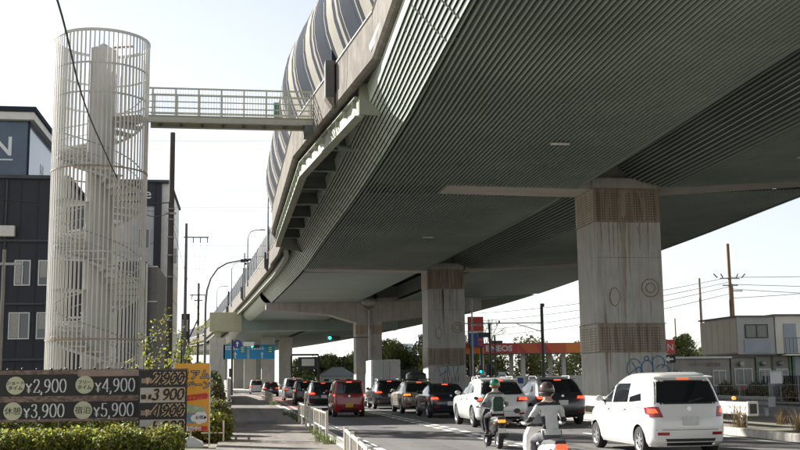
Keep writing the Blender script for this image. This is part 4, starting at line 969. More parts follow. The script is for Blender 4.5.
# ------------------------------------------------------------------ vehicles
def paint(name, col, metal=0.0, rough=0.32): return mat(name, col, rough, metal=metal, coat=0.8, var=0.04, scale=1.5)
class Body:
    """car shell lofted upward: every height has a rear line, a front line and a half width"""
    def __init__(s, lev, rr=.22, rf=.35, bow=.05, barrel=.06):
        s.lev = lev; z = [l[0] for l in lev]; s.z0, s.z1 = z[0], z[-1]
        s.yr = interp([(l[0], l[1]) for l in lev]); s.yf = interp([(l[0], l[2]) for l in lev]); s.hw = interp([(l[0], l[3]) for l in lev])
        s.rr, s.rf, s.bow, s.barrel = rr, rf, bow, barrel
    def deform(s, x, y, z):
        a, b, h = s.yr(z), s.yf(z), s.hw(z); t = (y-a)/max(b-a, .01)
        return (x*(1-s.barrel*abs(2*t-1)**3), y+s.bow*(x/h)**2*(1-2*t), z)
    def rad(s, z): return min(s.rr, s.hw(z)*.6, (s.yf(z)-s.yr(z))*.3), min(s.rf, s.hw(z)*.6, (s.yf(z)-s.yr(z))*.3)
    def rear(s, x, z):
        h = s.hw(z); r = s.rad(z)[0]; y = s.yr(z); ax = min(abs(x), h)
        if ax > h-r: y += r-math.sqrt(max(r*r-(ax-h+r)**2, 0))
        return s.deform(math.copysign(ax, x), y, z)
    def side(s, sg, y, z):
        h = s.hw(z); r, q = s.rad(z); a, b = s.yr(z), s.yf(z); y = min(max(y, a+.001), b-.001); x = h
        if y < a+r: x = h-r+math.sqrt(max(r*r-(a+r-y)**2, 0))
        elif y > b-q: x = h-q+math.sqrt(max(q*q-(y-b+q)**2, 0))
        return s.deform(sg*x, y, z)
    def outline(s, z):
        h = s.hw(z); r, q = s.rad(z); a, b = s.yr(z), s.yf(z); P = []
        for k in range(5): P.append((-(h-r)*k/5, a))
        for k in range(7): t = R(90*k/6); P.append((-(h-r)-r*math.sin(t), a+r-r*math.cos(t)))
        for k in range(1, 15): P.append((-h, a+r+(b-q-a-r)*k/15))
        for k in range(7): t = R(90*k/6); P.append((-(h-q)-q*math.cos(t), b-q+q*math.sin(t)))
        for k in range(1, 6): P.append((-(h-q)*(1-k/5), b))
        full = P+[(-x, y) for x, y in P[-2:0:-1]]
        return [s.deform(x, y, z) for x, y in full]
    def shell(s, mats, arches, rw, name='body'):
        m = MB(); zs = []
        for l0, l1 in zip(s.lev[:-1], s.lev[1:]): zs += [l0[0], (l0[0]+l1[0])/2]
        zs.append(s.lev[-1][0])
        m.loft([s.outline(z) for z in zs]); me = m.mesh(name, mats, False)
        o = bpy.data.objects.new(name, me); COL.objects.link(o)
        c = MB(); W = max(l[3] for l in s.lev)
        for y in arches:
            for sg in (-1, 1): c.cyl((sg*(W+.2), y, rw), (sg*(W-.30), y, rw), rw+.045, n=28)
        co = bpy.data.objects.new('cut', c.mesh('cut', mats[1])); COL.objects.link(co)
        bm_ = o.modifiers.new('b', 'BOOLEAN'); bm_.object = co; bm_.operation = 'DIFFERENCE'; bm_.solver = 'EXACT'
        dg = bpy.context.evaluated_depsgraph_get(); me2 = bpy.data.meshes.new_from_object(o.evaluated_get(dg))
        bpy.data.objects.remove(o); bpy.data.objects.remove(co)
        me2.name = name; me2.materials.clear()
        for q in mats: me2.materials.append(q)
        for p in me2.polygons:
            cx, cy, cz = p.center; p.material_index = 0; p.use_smooth = True
            if abs(p.normal.x) < .999:
                for y in arches:
                    d = math.hypot(cy-y, cz-rw)
                    if d < rw+.06 and abs(cx) < s.hw(max(cz, s.z0))*(1)-.012: p.material_index = 1
            if abs(p.normal.x) > .99 and abs(cx) < W-.2 and cz < rw*2+.1: p.material_index = 1
            if p.normal.z < -.9 and cz < .4: p.material_index = 1
        me2.set_sharp_from_angle(angle=R(38))
        return me2
    def patch(s, fn, quad, off=.008, nu=8, nv=6, th=.02, sgn=1):
        """quad: 4 corners (u,z) -> surface; returns MB with a skirt"""
        m = MB(); (a, b, c, d) = [np.array(q, float) for q in quad]; G = []; 
        def S(i, j):
            u, v = i/nu, j/nv; p = (a*(1-u)+b*u)*(1-v)+(d*(1-u)+c*u)*v; return p
        def P(p): return np.array(fn(p[0], p[1]))
        cen = np.array([0, (s.yr(.8)+s.yf(.8))/2, .7])
        pts = []
        for j in range(nv+1):
            for i in range(nu+1):
                p = S(i, j); e = .01; q = P(p); n = np.cross(P(p+np.array([e, 0]))-P(p-np.array([e, 0])), P(p+np.array([0, e]))-P(p-np.array([0, e])))
                n = n/(np.linalg.norm(n)+1e-9)
                if n @ (q-cen) < 0: n = -n
                pts.append((q+n*off, q-n*th))
        W = nu+1; top = [p[0] for p in pts]; bot = [p[1] for p in pts]; N = len(pts)
        fs = [(j*W+i, j*W+i+1, (j+1)*W+i+1, (j+1)*W+i) for j in range(nv) for i in range(nu)]
        loop = [i for i in range(W)]+[(j)*W+nu for j in range(1, nv+1)]+[nv*W+i for i in range(nu-1, -1, -1)]+[j*W for j in range(nv-1, 0, -1)]
        fs += [(loop[k], loop[(k+1) % len(loop)], N+loop[(k+1) % len(loop)], N+loop[k]) for k in range(len(loop))]
        return m.add(top+bot, fs)
WHEELS = {}
def wheel_mesh(rw, wd):
    k = (round(rw, 3), wd)
    if k in WHEELS: return WHEELS[k]
    n = 26; prof = [(rw*.62, 0), (rw*.90, 0), (rw*.985, .03), (rw, .06), (rw, wd-.06), (rw*.985, wd-.03), (rw*.90, wd), (rw*.62, wd)]
    t = MB(); t.loft([[(x, r*math.cos(2*math.pi*i/n), r*math.sin(2*math.pi*i/n)) for r, x in prof] for i in range(n+1)], True, False)
    tm = t.mesh('tyre', RUBBER, 40)
    r = MB(); ro = rw*.63
    r.loft([[(x, q*math.cos(2*math.pi*i/n), q*math.sin(2*math.pi*i/n)) for q, x in ((ro, .0), (ro, .04), (ro*.9, .05), (ro*.88, 0.015))] for i in range(n+1)], True, False)
    for i in range(7):
        a = 2*math.pi*i/7; r.beam((.03, .05*math.cos(a), .05*math.sin(a)), (.03, ro*.92*math.cos(a), ro*.92*math.sin(a)), .05, .03, up=(1, 0, 0))
    r.cyl((.01, 0, 0), (.05, 0, 0), .065, n=12); rm = r.mesh('rim', CHROME)
    d = MB(); d.cyl((.09, 0, 0), (.14, 0, 0), ro*.97, n=20); dm = d.mesh('brake_disc', DARKST)
    WHEELS[k] = (tm, rm, dm); return WHEELS[k]
def mk(name, me, parent, loc=(0,0,0), sx=1):
    o = bpy.data.objects.new(name, me); COL.objects.link(o); o.parent = parent; o.location = loc; o.scale = (sx, 1, 1); return o
def add_wheel(parent, sg, hw, y, rw, wd=.20):
    tm, rm, dm = wheel_mesh(rw, wd)
    w_ = bpy.data.objects.new('wheel', tm); COL.objects.link(w_); w_.parent = parent
    w_.location = (sg*(hw-.02), y, rw); w_.rotation_euler = (0, 0, 0 if sg < 0 else math.pi)
    mk('rim', rm, w_); mk('brake_disc', dm, w_)
def L_(m, name, mt, parent, smooth=False): return m.build(name, mt, parent, smooth=smooth, world=False)
def car(label, x, y, kind, pnt, yaw=0.0, group='cars queueing on the road', brake=True, plate=None, name='car', lamps=None, extra=None):
    K = {
     'minivan': dict(rw=.30, ar=(.80, 3.54), H=1.715, rr=.24, lev=[(.20,.16,4.08,.77),(.30,.04,4.17,.825),(.52,0,4.2,.845),(.72,.01,4.19,.848),(.88,.05,4.05,.845),(.98,.07,3.85,.838),(1.06,.09,3.50,.825),(1.22,.15,3.12,.79),(1.40,.23,2.78,.745),(1.54,.30,2.45,.70),(1.63,.37,2.18,.655),(1.68,.46,1.98,.60),(1.705,.60,1.8,.50),(1.715,.9,1.6,.3)],
        rwin=(.70,1.09,.60,1.52), sw=[(2.98,1.06,2.40,1.07,2.40,1.46,2.52,1.46),(2.30,1.07,1.38,1.09,1.38,1.49,2.30,1.48),(1.28,1.09,.62,1.13,.70,1.28,1.28,1.20)], tl=[(.61,.80,.845,1.01,'in')], spoiler=True),
     'suv': dict(rw=.36, ar=(.95, 3.62), H=1.66, rr=.30, lev=[(.26,.22,4.42,.84),(.36,.06,4.54,.905),(.58,0,4.6,.925),(.80,.02,4.58,.925),(.95,.06,4.46,.918),(1.02,.10,4.15,.905),(1.07,.14,3.45,.885),(1.22,.28,3.05,.835),(1.38,.44,2.70,.78),(1.50,.60,2.42,.725),(1.58,.74,2.20,.675),(1.625,.88,2.0,.61),(1.65,1.1,1.8,.50),(1.66,1.5,1.6,.3)],
        rwin=(.74,1.12,.60,1.50), sw=[(3.05,1.06,2.45,1.08,2.45,1.45,2.62,1.44),(2.37,1.08,1.50,1.12,1.50,1.47,2.37,1.46),(1.42,1.12,.85,1.17,1.05,1.36,1.42,1.44)], tl=[(.45,.86,.915,1.0,'in')], spoiler=True),
     'wagon': dict(rw=.35, ar=(.95, 3.69), H=1.60, rr=.30, lev=[(.26,.2,4.6,.83),(.36,.05,4.72,.895),(.58,0,4.78,.915),(.80,.02,4.76,.915),(.92,.06,4.6,.905),(.99,.10,4.3,.89),(1.03,.13,3.55,.87),(1.18,.28,3.1,.82),(1.32,.44,2.72,.77),(1.44,.62,2.4,.715),(1.52,.80,2.15,.66),(1.57,.98,1.95,.58),(1.60,1.4,1.6,.3)],
        rwin=(.74,1.06,.60,1.44), sw=[(3.1,1.03,2.5,1.05,2.5,1.38,2.66,1.37),(2.42,1.05,1.55,1.07,1.55,1.40,2.42,1.39),(1.47,1.07,.80,1.11,1.0,1.30,1.47,1.37)], tl=[(.45,.80,.905,.98,'in')], spoiler=True),
     'sedan': dict(rw=.32, ar=(.98, 3.70), H=1.46, rr=.28, lev=[(.22,.18,4.5,.80),(.32,.04,4.62,.87),(.52,0,4.66,.89),(.75,.01,4.64,.89),(.90,.05,4.45,.88),(.97,.09,4.1,.865),(1.0,.30,3.5,.85),(1.03,.62,3.3,.84),(1.15,.85,3.0,.79),(1.28,1.10,2.7,.73),(1.38,1.34,2.4,.67),(1.43,1.55,2.2,.60),(1.46,1.9,1.9,.35)],
        rwin=(.70,1.05,.55,1.35), sw=[(3.1,1.0,2.5,1.02,2.5,1.32,2.66,1.30),(2.42,1.02,1.50,1.05,1.60,1.33,2.42,1.33)], tl=[(.48,.72,.875,.90,'in')], spoiler=False),
     'kei': dict(rw=.28, ar=(.55, 2.98), H=1.66, rr=.16, lev=[(.20,.10,3.30,.66),(.30,.03,3.37,.715),(.50,0,3.395,.735),(.75,.01,3.38,.737),(.90,.02,3.25,.735),(.97,.03,3.05,.73),(1.03,.05,2.72,.722),(1.2,.08,2.45,.70),(1.4,.13,2.22,.672),(1.53,.17,2.02,.645),(1.60,.22,1.88,.615),(1.64,.32,1.75,.55),(1.66,.6,1.5,.35)],
        rwin=(.60,1.05,.53,1.50), sw=[(2.35,1.04,1.85,1.05,1.85,1.45,1.98,1.44),(1.77,1.05,.98,1.06,.98,1.47,1.77,1.46),(.90,1.06,.36,1.08,.40,1.44,.90,1.47)], tl=[(.60,.68,.73,1.22,'in')], spoiler=True),
     'van': dict(rw=.33, ar=(.90, 3.85), H=1.92, rr=.22, lev=[(.22,.14,4.75,.84),(.32,.04,4.83,.90),(.55,0,4.86,.92),(.85,.01,4.84,.922),(1.02,.03,4.7,.92),(1.10,.04,4.45,.912),(1.17,.06,4.0,.90),(1.4,.11,3.55,.865),(1.62,.18,3.15,.82),(1.78,.25,2.85,.775),(1.86,.33,2.6,.73),(1.90,.45,2.4,.65),(1.92,.8,2.0,.4)],
        rwin=(.76,1.20,.66,1.72), sw=[(3.4,1.17,2.75,1.19,2.75,1.66,2.95,1.65),(2.66,1.19,1.6,1.2,1.6,1.69,2.66,1.68),(1.5,1.2,.5,1.22,.55,1.66,1.5,1.69)], tl=[(.50,.82,.915,1.08,'in')], spoiler=True),
    }[kind]
    t = thing(name, label, 'car', (x, y, 0), yaw, group)
    B = Body(K['lev'], rr=K['rr']); W = max(l[3] for l in K['lev'])
    key = 'shell_'+kind
    me = B.shell([pnt, BLACK], K['ar'], K['rw']); body = mk('body', me, t)
    hw_b, zb, hw_t, zt = K['rwin']
    f = lambda u, z: B.rear(u, z)
    L_(B.patch(f, ((-hw_b, zb), (hw_b, zb), (hw_t, zt), (-hw_t, zt)), .006, 14, 8), 'rear_window', CARGL, t, True)
    L_(B.patch(f, ((-hw_b-.035, zb-.03), (hw_b+.035, zb-.03), (hw_t+.03, zt+.03), (-hw_t-.03, zt+.03)), .002, 14, 8), 'window_seal', BLACK, t, True)
    for sg in (-1, 1):
        fs = lambda u, z, sg=sg: B.side(sg, u, z)
        for q in K['sw']:
            quad = [(q[i], q[i+1]) for i in (0, 2, 4, 6)]
            L_(B.patch(fs, quad, .005, 8, 5), 'side_window', CARGL, t, True)
        ya, yb = K['sw'][-1][2]-.1, K['sw'][0][0]+.1
        # tail lamps wrap the corner
        for (xi, z0, xo, z1, _) in K['tl']:
            ln = L_(B.patch(f, ((sg*xi, z0), (sg*(W-.02), z0), (sg*(W-.02), z1), (sg*(xi+.06), z1)), .012, 8, 5), 'tail_lamp', LAMPR, t, True)
            ls = L_(B.patch(fs, ((.04+B.yr(z0), z0+.03), (B.yr(z0)+.30, z0+.07), (B.yr(z1)+.34, z1-.02), (.04+B.yr(z1), z1)), .012, 6, 4), 'tail_lamp', LAMPR, t, True)
            if brake:
                zc = (z0+z1)/2
                L_(B.patch(f, ((sg*(xi+.08), zc-.02), (sg*(W-.06), zc-.02), (sg*(W-.06), zc+.065), (sg*(xi+.12), zc+.065)), .017, 6, 3), 'brake_light', lamps or BRAKE, ln, True)
                L_(B.patch(fs, ((.05+B.yr(zc), zc-.03), (B.yr(zc)+.16, zc-.02), (B.yr(zc)+.18, zc+.06), (.05+B.yr(zc), zc+.06)), .017, 4, 3), 'brake_light', lamps or BRAKE, ls, True)
        # mirrors, handles, sill, reflectors
        my = K['sw'][0][0]-.05; mz = K['sw'][0][1]+.06; px_ = B.side(sg, my, mz)[0]
        m = MB().ball((px_+sg*.12, my, mz+.03), .10, .06, .07); L_(m, 'mirror', pnt, t, True)
        L_(MB().beam((px_, my+.02, mz-.02), (px_+sg*.1, my+.02, mz), .05, .04), 'mirror_stalk', BLACK, t)
        for q in K['sw'][:2]:
            hy = (q[2]+.12); hz = q[1]-.13; p = B.side(sg, hy, hz)
            L_(MB().box(min(p[0], p[0]+sg*.03), max(p[0], p[0]+sg*.03), hy-.02, hy+.16, hz-.015, hz+.02), 'door_handle', pnt, t)
        for q in (K['sw'][0][2]+.03, K['sw'][1][2]+.04):     # door shut lines
            L_(B.patch(fs, ((q-.005, .35), (q+.005, .35), (q+.005, K['sw'][0][1]-.03), (q-.005, K['sw'][0][1]-.03)), .002, 1, 8), 'shut_line', BLACK, t)
        L_(B.patch(f, ((sg*(W-.36), .44), (sg*(W-.12), .44), (sg*(W-.12), .50), (sg*(W-.36), .50)), .006, 3, 2), 'reflector', LAMPR, t)
        for ay in K['ar']: add_wheel(t, sg, W-.0, ay, K['rw'])
    # high brake light, bumper, plate, shut line, wiper, badge
    L_(B.patch(f, ((-.13, zt+.035), (.13, zt+.035), (.13, zt+.07), (-.13, zt+.07)), .012, 4, 2), 'high_brake_light', BRAKE if brake else LAMPR, t)
    L_(B.patch(f, ((-W+.34, K['lev'][0][0]+.03), (W-.34, K['lev'][0][0]+.03), (W-.28, .37), (-W+.28, .37)), .006, 10, 3), 'bumper_insert', BLACK, t)
    zc = {'sedan': .62, 'suv': .78, 'wagon': .74, 'kei': .52, 'van': .82, 'minivan': .72}[kind]
    p = B.rear(0, zc)
    L_(MB().box(-.165, .165, p[1]-.022, p[1]-.008, zc-.083, zc+.083), 'number_plate', plate or PLATEW, t)
    L_(B.patch(f, ((-W+.10, .545), (W-.10, .545), (W-.10, .555), (-W+.10, .555)), .003, 12, 1), 'shut_line', BLACK, t)
    if kind not in ('sedan',):
        L_(B.patch(f, ((-.02, zb+.02), (.02, zb-.0), (.36, zb+.07), (.34, zb+.09)), .022, 4, 1), 'wiper', BLACK, t)
        if K['spoiler']:
            zz = zt+.03; y0 = B.yr(zz); hw = B.hw(zz)-.08
            L_(MB().loft([[(-hw, y0+.25, zz+.06), (hw, y0+.25, zz+.06), (hw, y0+.25, zz+.09), (-hw, y0+.25, zz+.09)], [(-hw-.02, y0-.02, zz+.045), (hw+.02, y0-.02, zz+.045), (hw+.02, y0-.02, zz+.07), (-hw-.02, y0-.02, zz+.07)]]), 'roof_spoiler', pnt, t)
    zq = zb-.12; p = B.rear(0, zq); L_(MB().cyl((0, p[1]+.01, zq), (0, p[1]-.012, zq), .05, n=14), 'badge', CHROME, t)
    ex = B.rear(.45, .26); L_(MB().cyl((.5, ex[1]-.01, .27), (.5, ex[1]+.2, .27), .035, n=10), 'exhaust', CHROME, t)
    if kind in ('suv', 'wagon'):
        for sg in (-1, 1): L_(MB().tube([(sg*.60, 1.15, K['H']-.06), (sg*.62, 1.25, K['H']+.03), (sg*.62, 2.1, K['H']+.03), (sg*.60, 2.25, K['H']-.08)], .018, 6), 'roof_rail', CHROME if kind == 'suv' else BLACK, t)
    if kind == 'minivan':
        L_(B.patch(lambda u, z: B.side(-1, u, z), ((1.34, .985), (.30, .985), (.30, .995), (1.34, .995)), .004, 8, 1), 'slide_rail', BLACK, t)
        L_(B.patch(lambda u, z: B.side(1, u, z), ((1.34, .985), (.30, .985), (.30, .995), (1.34, .995)), .004, 8, 1), 'slide_rail', BLACK, t)
        L_(MB().tube([(.25, 1.0, 1.70), (.25, .85, 1.85)], .006, 5), 'aerial', BLACK, t)
    if extra == 'roof_box':
        m = MB(); m.loft([[(xx*a, yy, zz) for xx, zz in ((-.42, K['H']+.08), (.42, K['H']+.08), (.40, K['H']+.22*b+.08), (.25, K['H']+.36*b+.02), (-.25, K['H']+.36*b+.02), (-.40, K['H']+.22*b+.08))] for yy, a, b in ((.75, .8, .7), (.95, 1, 1), (2.2, 1, 1), (2.7, .6, .35))])
        rbx = bpy.data.objects.new('roof_box', m.mesh('roof_box', BLACK, 40)); COL.objects.link(rbx); rbx.parent = t
        for yy in (1.2, 2.0): L_(MB().box(-.62, .62, yy-.03, yy+.03, K['H']+.035, K['H']+.075), 'roof_bar', BLACK, t)
    return t
WHITE = paint('paint_pearl_white', (.74, .72, .69)); BLK = paint('paint_black', (.012, .012, .014)); DKG = paint('paint_dark_grey', (.035, .036, .04), .3)
REDC = paint('paint_red', (.30, .008, .012)); BEI = paint('paint_beige', (.40, .36, .29), .4); NVY = paint('paint_navy', (.010, .013, .03), .2)
SIL = paint('paint_silver', (.46, .46, .47), .6); WHT2 = paint('paint_white', (.66, .65, .63))
car('white minivan with brake lights on, nearest car at right beside the guardrail', 9.08, 20.9, 'minivan', WHITE)
car('white sport utility car partly hidden behind the two motorcycles', 8.7, 35.0, 'suv', WHT2)
car('dark grey sport utility car left of the near pier', 11.05, 36.0, 'suv', DKG)
car('silver car whose roof shows above the dark grey sport utility car', 11.3, 46.5, 'suv', SIL)
car('dark navy sedan behind the beige wagon', 8.8, 44.6, 'sedan', NVY)
car('beige wagon with a black roof box', 8.65, 51.2, 'wagon', BEI, lamps=AMBER, extra='roof_box')
car('black sport utility car ahead of the beige wagon, beside the box truck', 8.4, 60, 'suv', BLK)
car('small red upright car in the left lane', 4.87, 48.3, 'kei', REDC, plate=PLATEY)
car('black hatchback directly ahead of the red car', 4.75, 61.5, 'wagon', BLK)
car('black upright small car ahead of the black hatchback', 4.45, 74.5, 'kei', BLK, plate=PLATEY)
car('silver tall van in the left lane far ahead', 4.55, 91, 'van', SIL)
car('dark car ahead of the silver van', 3.35, 119, 'wagon', BLK)
car('white van farthest ahead in the left lane', 2.2, 144, 'van', WHT2)
def truck(label, x, y, boxm, W=2.1, H=3.15, Lb=4.2, cabm=None):
    t = thing('box_truck', label, 'truck', (x, y, 0), 0, 'trucks on the road')
    hw = W/2
    b = MB().box(-hw, hw, 0, Lb, .95, H).build('cargo_box', boxm, t, world=False, bevel=.04)
    for sg in (-1, 1):
        MB().box(min(sg*.02, sg*(hw-.08)), max(sg*.02, sg*(hw-.08)), -.03, -.002, 1.02, H-.07).build('rear_door', boxm, b, world=False)
        for z in (1.3, 2.0, 2.7): MB().box(sg*(hw-.06)-.05, sg*(hw-.06)+.05, -.045, -.031, z-.03, z+.03).build('hinge', GALV, b, world=False)
        MB().cyl((sg*.25, -.05, 1.05), (sg*.25, -.05, H-.1), .018, n=6).build('lock_rod', GALV, b, world=False)
        MB().box(sg*(hw-.35)-.14, sg*(hw-.35)+.14, -.02, .08, .62, .76).build('tail_lamp', LAMPR, t, world=False)
        for yy in (1.0, Lb+.9): add_wheel(t, sg, hw-.05, yy, .36, .24)
        MB().box(sg*(hw-.3)-.2, sg*(hw-.3)+.2, .5, .53, .2, .75).build('mud_flap', RUBBER, t, world=False)
    MB().box(-.45, .45, .1, Lb+1.6, .55, .94).build('chassis', DARKST, t, world=False)
    MB().box(-hw+.05, hw-.05, -.05, .05, .42, .56).build('bumper', DARKST, t, world=False)
    MB().prism([(Lb+.1, .45), (Lb+1.75, .45), (Lb+1.75, 1.2), (Lb+1.5, 2.1), (Lb+1.3, 2.25), (Lb+.1, 2.25)], 'x', -hw+.12, hw-.12).build('cab', cabm or WHT2, t, world=False, bevel=.06)
    MB().box(-.17, .17, -.075, -.055, .45, .56).build('number_plate', PLATEW, t, world=False)
    return t
TRW = mat('truck_box_white', (.62, .62, .60), .5, col2=(.54, .54, .52), scale=1.0, streak=.15); TRD = mat('truck_box_dark', (.05, .06, .075), .5)
truck('white box truck ahead in the right lane', 11.35, 83.5, TRW, 2.2, 3.2, 4.4)
truck('dark box truck across the median beyond the second pier', 20.2, 128, TRD, 2.3, 2.9, 4.0, DKG)

# ------------------------------------------------------------------ riders
def skin_person(name, label, verts, edges, rads, matfn, mats, parent_loc, yaw):
    me = bpy.data.meshes.new(name); me.from_pydata(verts, edges, []); o = bpy.data.objects.new(name, me); COL.objects.link(o)
    md = o.modifiers.new('s', 'SKIN'); md.use_smooth_shade = True
    sv = me.skin_vertices[0].data if me.skin_vertices else None
    if sv is None:
        bpy.context.view_layer.objects.active = o; bpy.ops.mesh.customdata_skin_add(); sv = me.skin_vertices[0].data
    for i, r in enumerate(rads): sv[i].radius = r if isinstance(r, tuple) else (r, r); sv[i].use_root = (i == 0)
    ss = o.modifiers.new('u', 'SUBSURF'); ss.levels = 2; ss.render_levels = 2
    dg = bpy.context.evaluated_depsgraph_get(); m2 = bpy.data.meshes.new_from_object(o.evaluated_get(dg)); bpy.data.objects.remove(o)
    from mathutils import noise as mn
    for vv in m2.vertices:
        c_ = vv.co; mi_ = matfn(c_)
        if mi_ in (0, 1, 5): vv.co = c_+vv.normal*(.013*mn.noise(Vector((c_.x*9, c_.y*9, c_.z*16)))+.007*mn.noise(c_*34))
    for q in mats: m2.materials.append(q)
    for p in m2.polygons: p.material_index = matfn(p.center); p.use_smooth = True
    b = bpy.data.objects.new(name, m2); COL.objects.link(b); b.location = parent_loc; b.rotation_euler = (0, 0, yaw)
    tag(b, label, 'person', 'motorcycle riders'); return b
def rider(label, loc, yaw, jacket, trousers, helmet, visor, seat=.80, lean=.10, bag=None, accent=None):
    V = []; E_ = []; Rr = []
    def v(p, r, j=None):
        V.append(p); Rr.append(r); i = len(V)-1
        if j is not None: E_.append((j, i))
        return i
    s = seat
    pel = v((0, 0, s+.12), (.155, .13)); sp1 = v((0, lean*.4, s+.28), (.145, .115), pel); sp2 = v((0, lean*.9, s+.44), (.165, .125), sp1); ch = v((0, lean*1.3, s+.57), (.15, .11), sp2)
    nk = v((0, lean*1.6, s+.68), .062, ch); hd = v((0, lean*1.9, s+.80), (.085, .10), nk); v((0, lean*2.0, s+.90), (.07, .085), hd)
    for sg in (-1, 1):
        sh = v((sg*.17, lean*1.3, s+.575), .078, ch); sh2 = v((sg*.215, lean*1.35, s+.52), .070, sh); el = v((sg*.325, lean+.16, s+.31), .053, sh2)
        wr = v((sg*.345, lean+.40, s+.28), .038, el); hn = v((sg*.345, lean+.46, s+.285), .04, wr)
        for q in range(4):
            dx = -.034+.022*q
            a = v((sg*.345+dx, lean+.515, s+.292), .0105, hn); b2 = v((sg*.345+dx, lean+.535, s+.262), .010, a); v((sg*.345+dx, lean+.505-.004*q, s+.243), .009, b2)
        th = v((sg*.345-sg*.05, lean+.49, s+.262), .0115, hn); v((sg*.345-sg*.052, lean+.515, s+.245), .010, th)
        hp = v((sg*.10, .02, s+.08), .105, pel); th1 = v((sg*.15, .22, s+.06), .092, hp); kn = v((sg*.20, .44, s-.01), .068, th1)
        cf = v((sg*.205, .40, s-.19), .062, kn); an = v((sg*.20, .34, s-.36), .045, cf); hl = v((sg*.20, .32, s-.41), .046, an); v((sg*.21, .48, s-.42), .040, hl)
    def mf(c):
        if c.z > s+.66 and abs(c.x) < .12: return 4
        if c.z < s-.34: return 2
        if abs(c.x) > .26 and c.y > lean+.40 and c.z > s+.15: return 3
        if c.z < s+.13 and not (abs(c.x) > .24 and c.z > s+.12): return 1
        if (abs(c.x) > .115 and abs(c.x) < .2 and s+.12 < c.z < s+.42) or c.z > s+.60 or (abs(c.x) > .235 and s+.30 < c.z < s+.40): return 5
        return 0
    SK = mat('skin', (.48, .30, .21), .6); SHOE = mat('shoe', (.03, .03, .03), .6); GLV = mat('glove', (.04, .04, .045), .7)
    p = skin_person('person', label, V, E_, Rr, mf, [jacket, trousers, SHOE, GLV, SK, accent or jacket], loc, yaw)
    hy, hz = lean*1.95, s+.86
    h = MB(); h.ball((0, hy, hz), .135, .155, .145, 20, 14); 
    hm = h.build('helmet', helmet, p, smooth=60, world=False)
    vs = MB(); secs = []
    for a in np.linspace(35, 145, 12):
        secs.append([(.138*math.cos(R(a)), hy+.158*math.sin(R(a)), hz-.03), (.142*math.cos(R(a)), hy+.163*math.sin(R(a)), hz+.0), (.132*math.cos(R(a)), hy+.150*math.sin(R(a)), hz+.065), (.11*math.cos(R(a)), hy+.12*math.sin(R(a)), hz+.0)])
    vs.loft(secs).build('visor', CARGL, hm, world=False, smooth=True)
    st = MB(); st.tube([(.136*math.cos(a), hy+.156*math.sin(a), hz-.055) for a in np.linspace(0, 2*math.pi, 21)], .012, 6, caps=False); st.build('helmet_rim', visor, hm, world=False, smooth=True)
    # jacket hem and collar
    cl = MB(); cl.tube([(.075*math.cos(a), lean*1.55+.08*math.sin(a), s+.655) for a in np.linspace(0, 2*math.pi, 17)], .022, 6, caps=False); cl.build('collar', jacket, p, world=False, smooth=True)
    hmz = MB(); hmz.loft([[(.175*math.cos(a), .01+.15*math.sin(a), z) for a in np.linspace(0, 2*math.pi, 21)[:-1]] for z in (s+.10, s+.15, s+.2)], True, False); hmz.build('jacket_hem', jacket, p, world=False, smooth=True)
    if bag:
        b = MB(); b.loft([[(xx*a, lean*1.0-.16+yy, z) for xx, yy in ((-.15, .04), (.15, .04), (.14, -.10), (-.14, -.10))] for z, a in ((s+.16, .9), (s+.24, 1.05), (s+.46, 1.0), (s+.54, .75))])
        b.build('backpack', bag, p, world=False, bevel=.03)
    return p
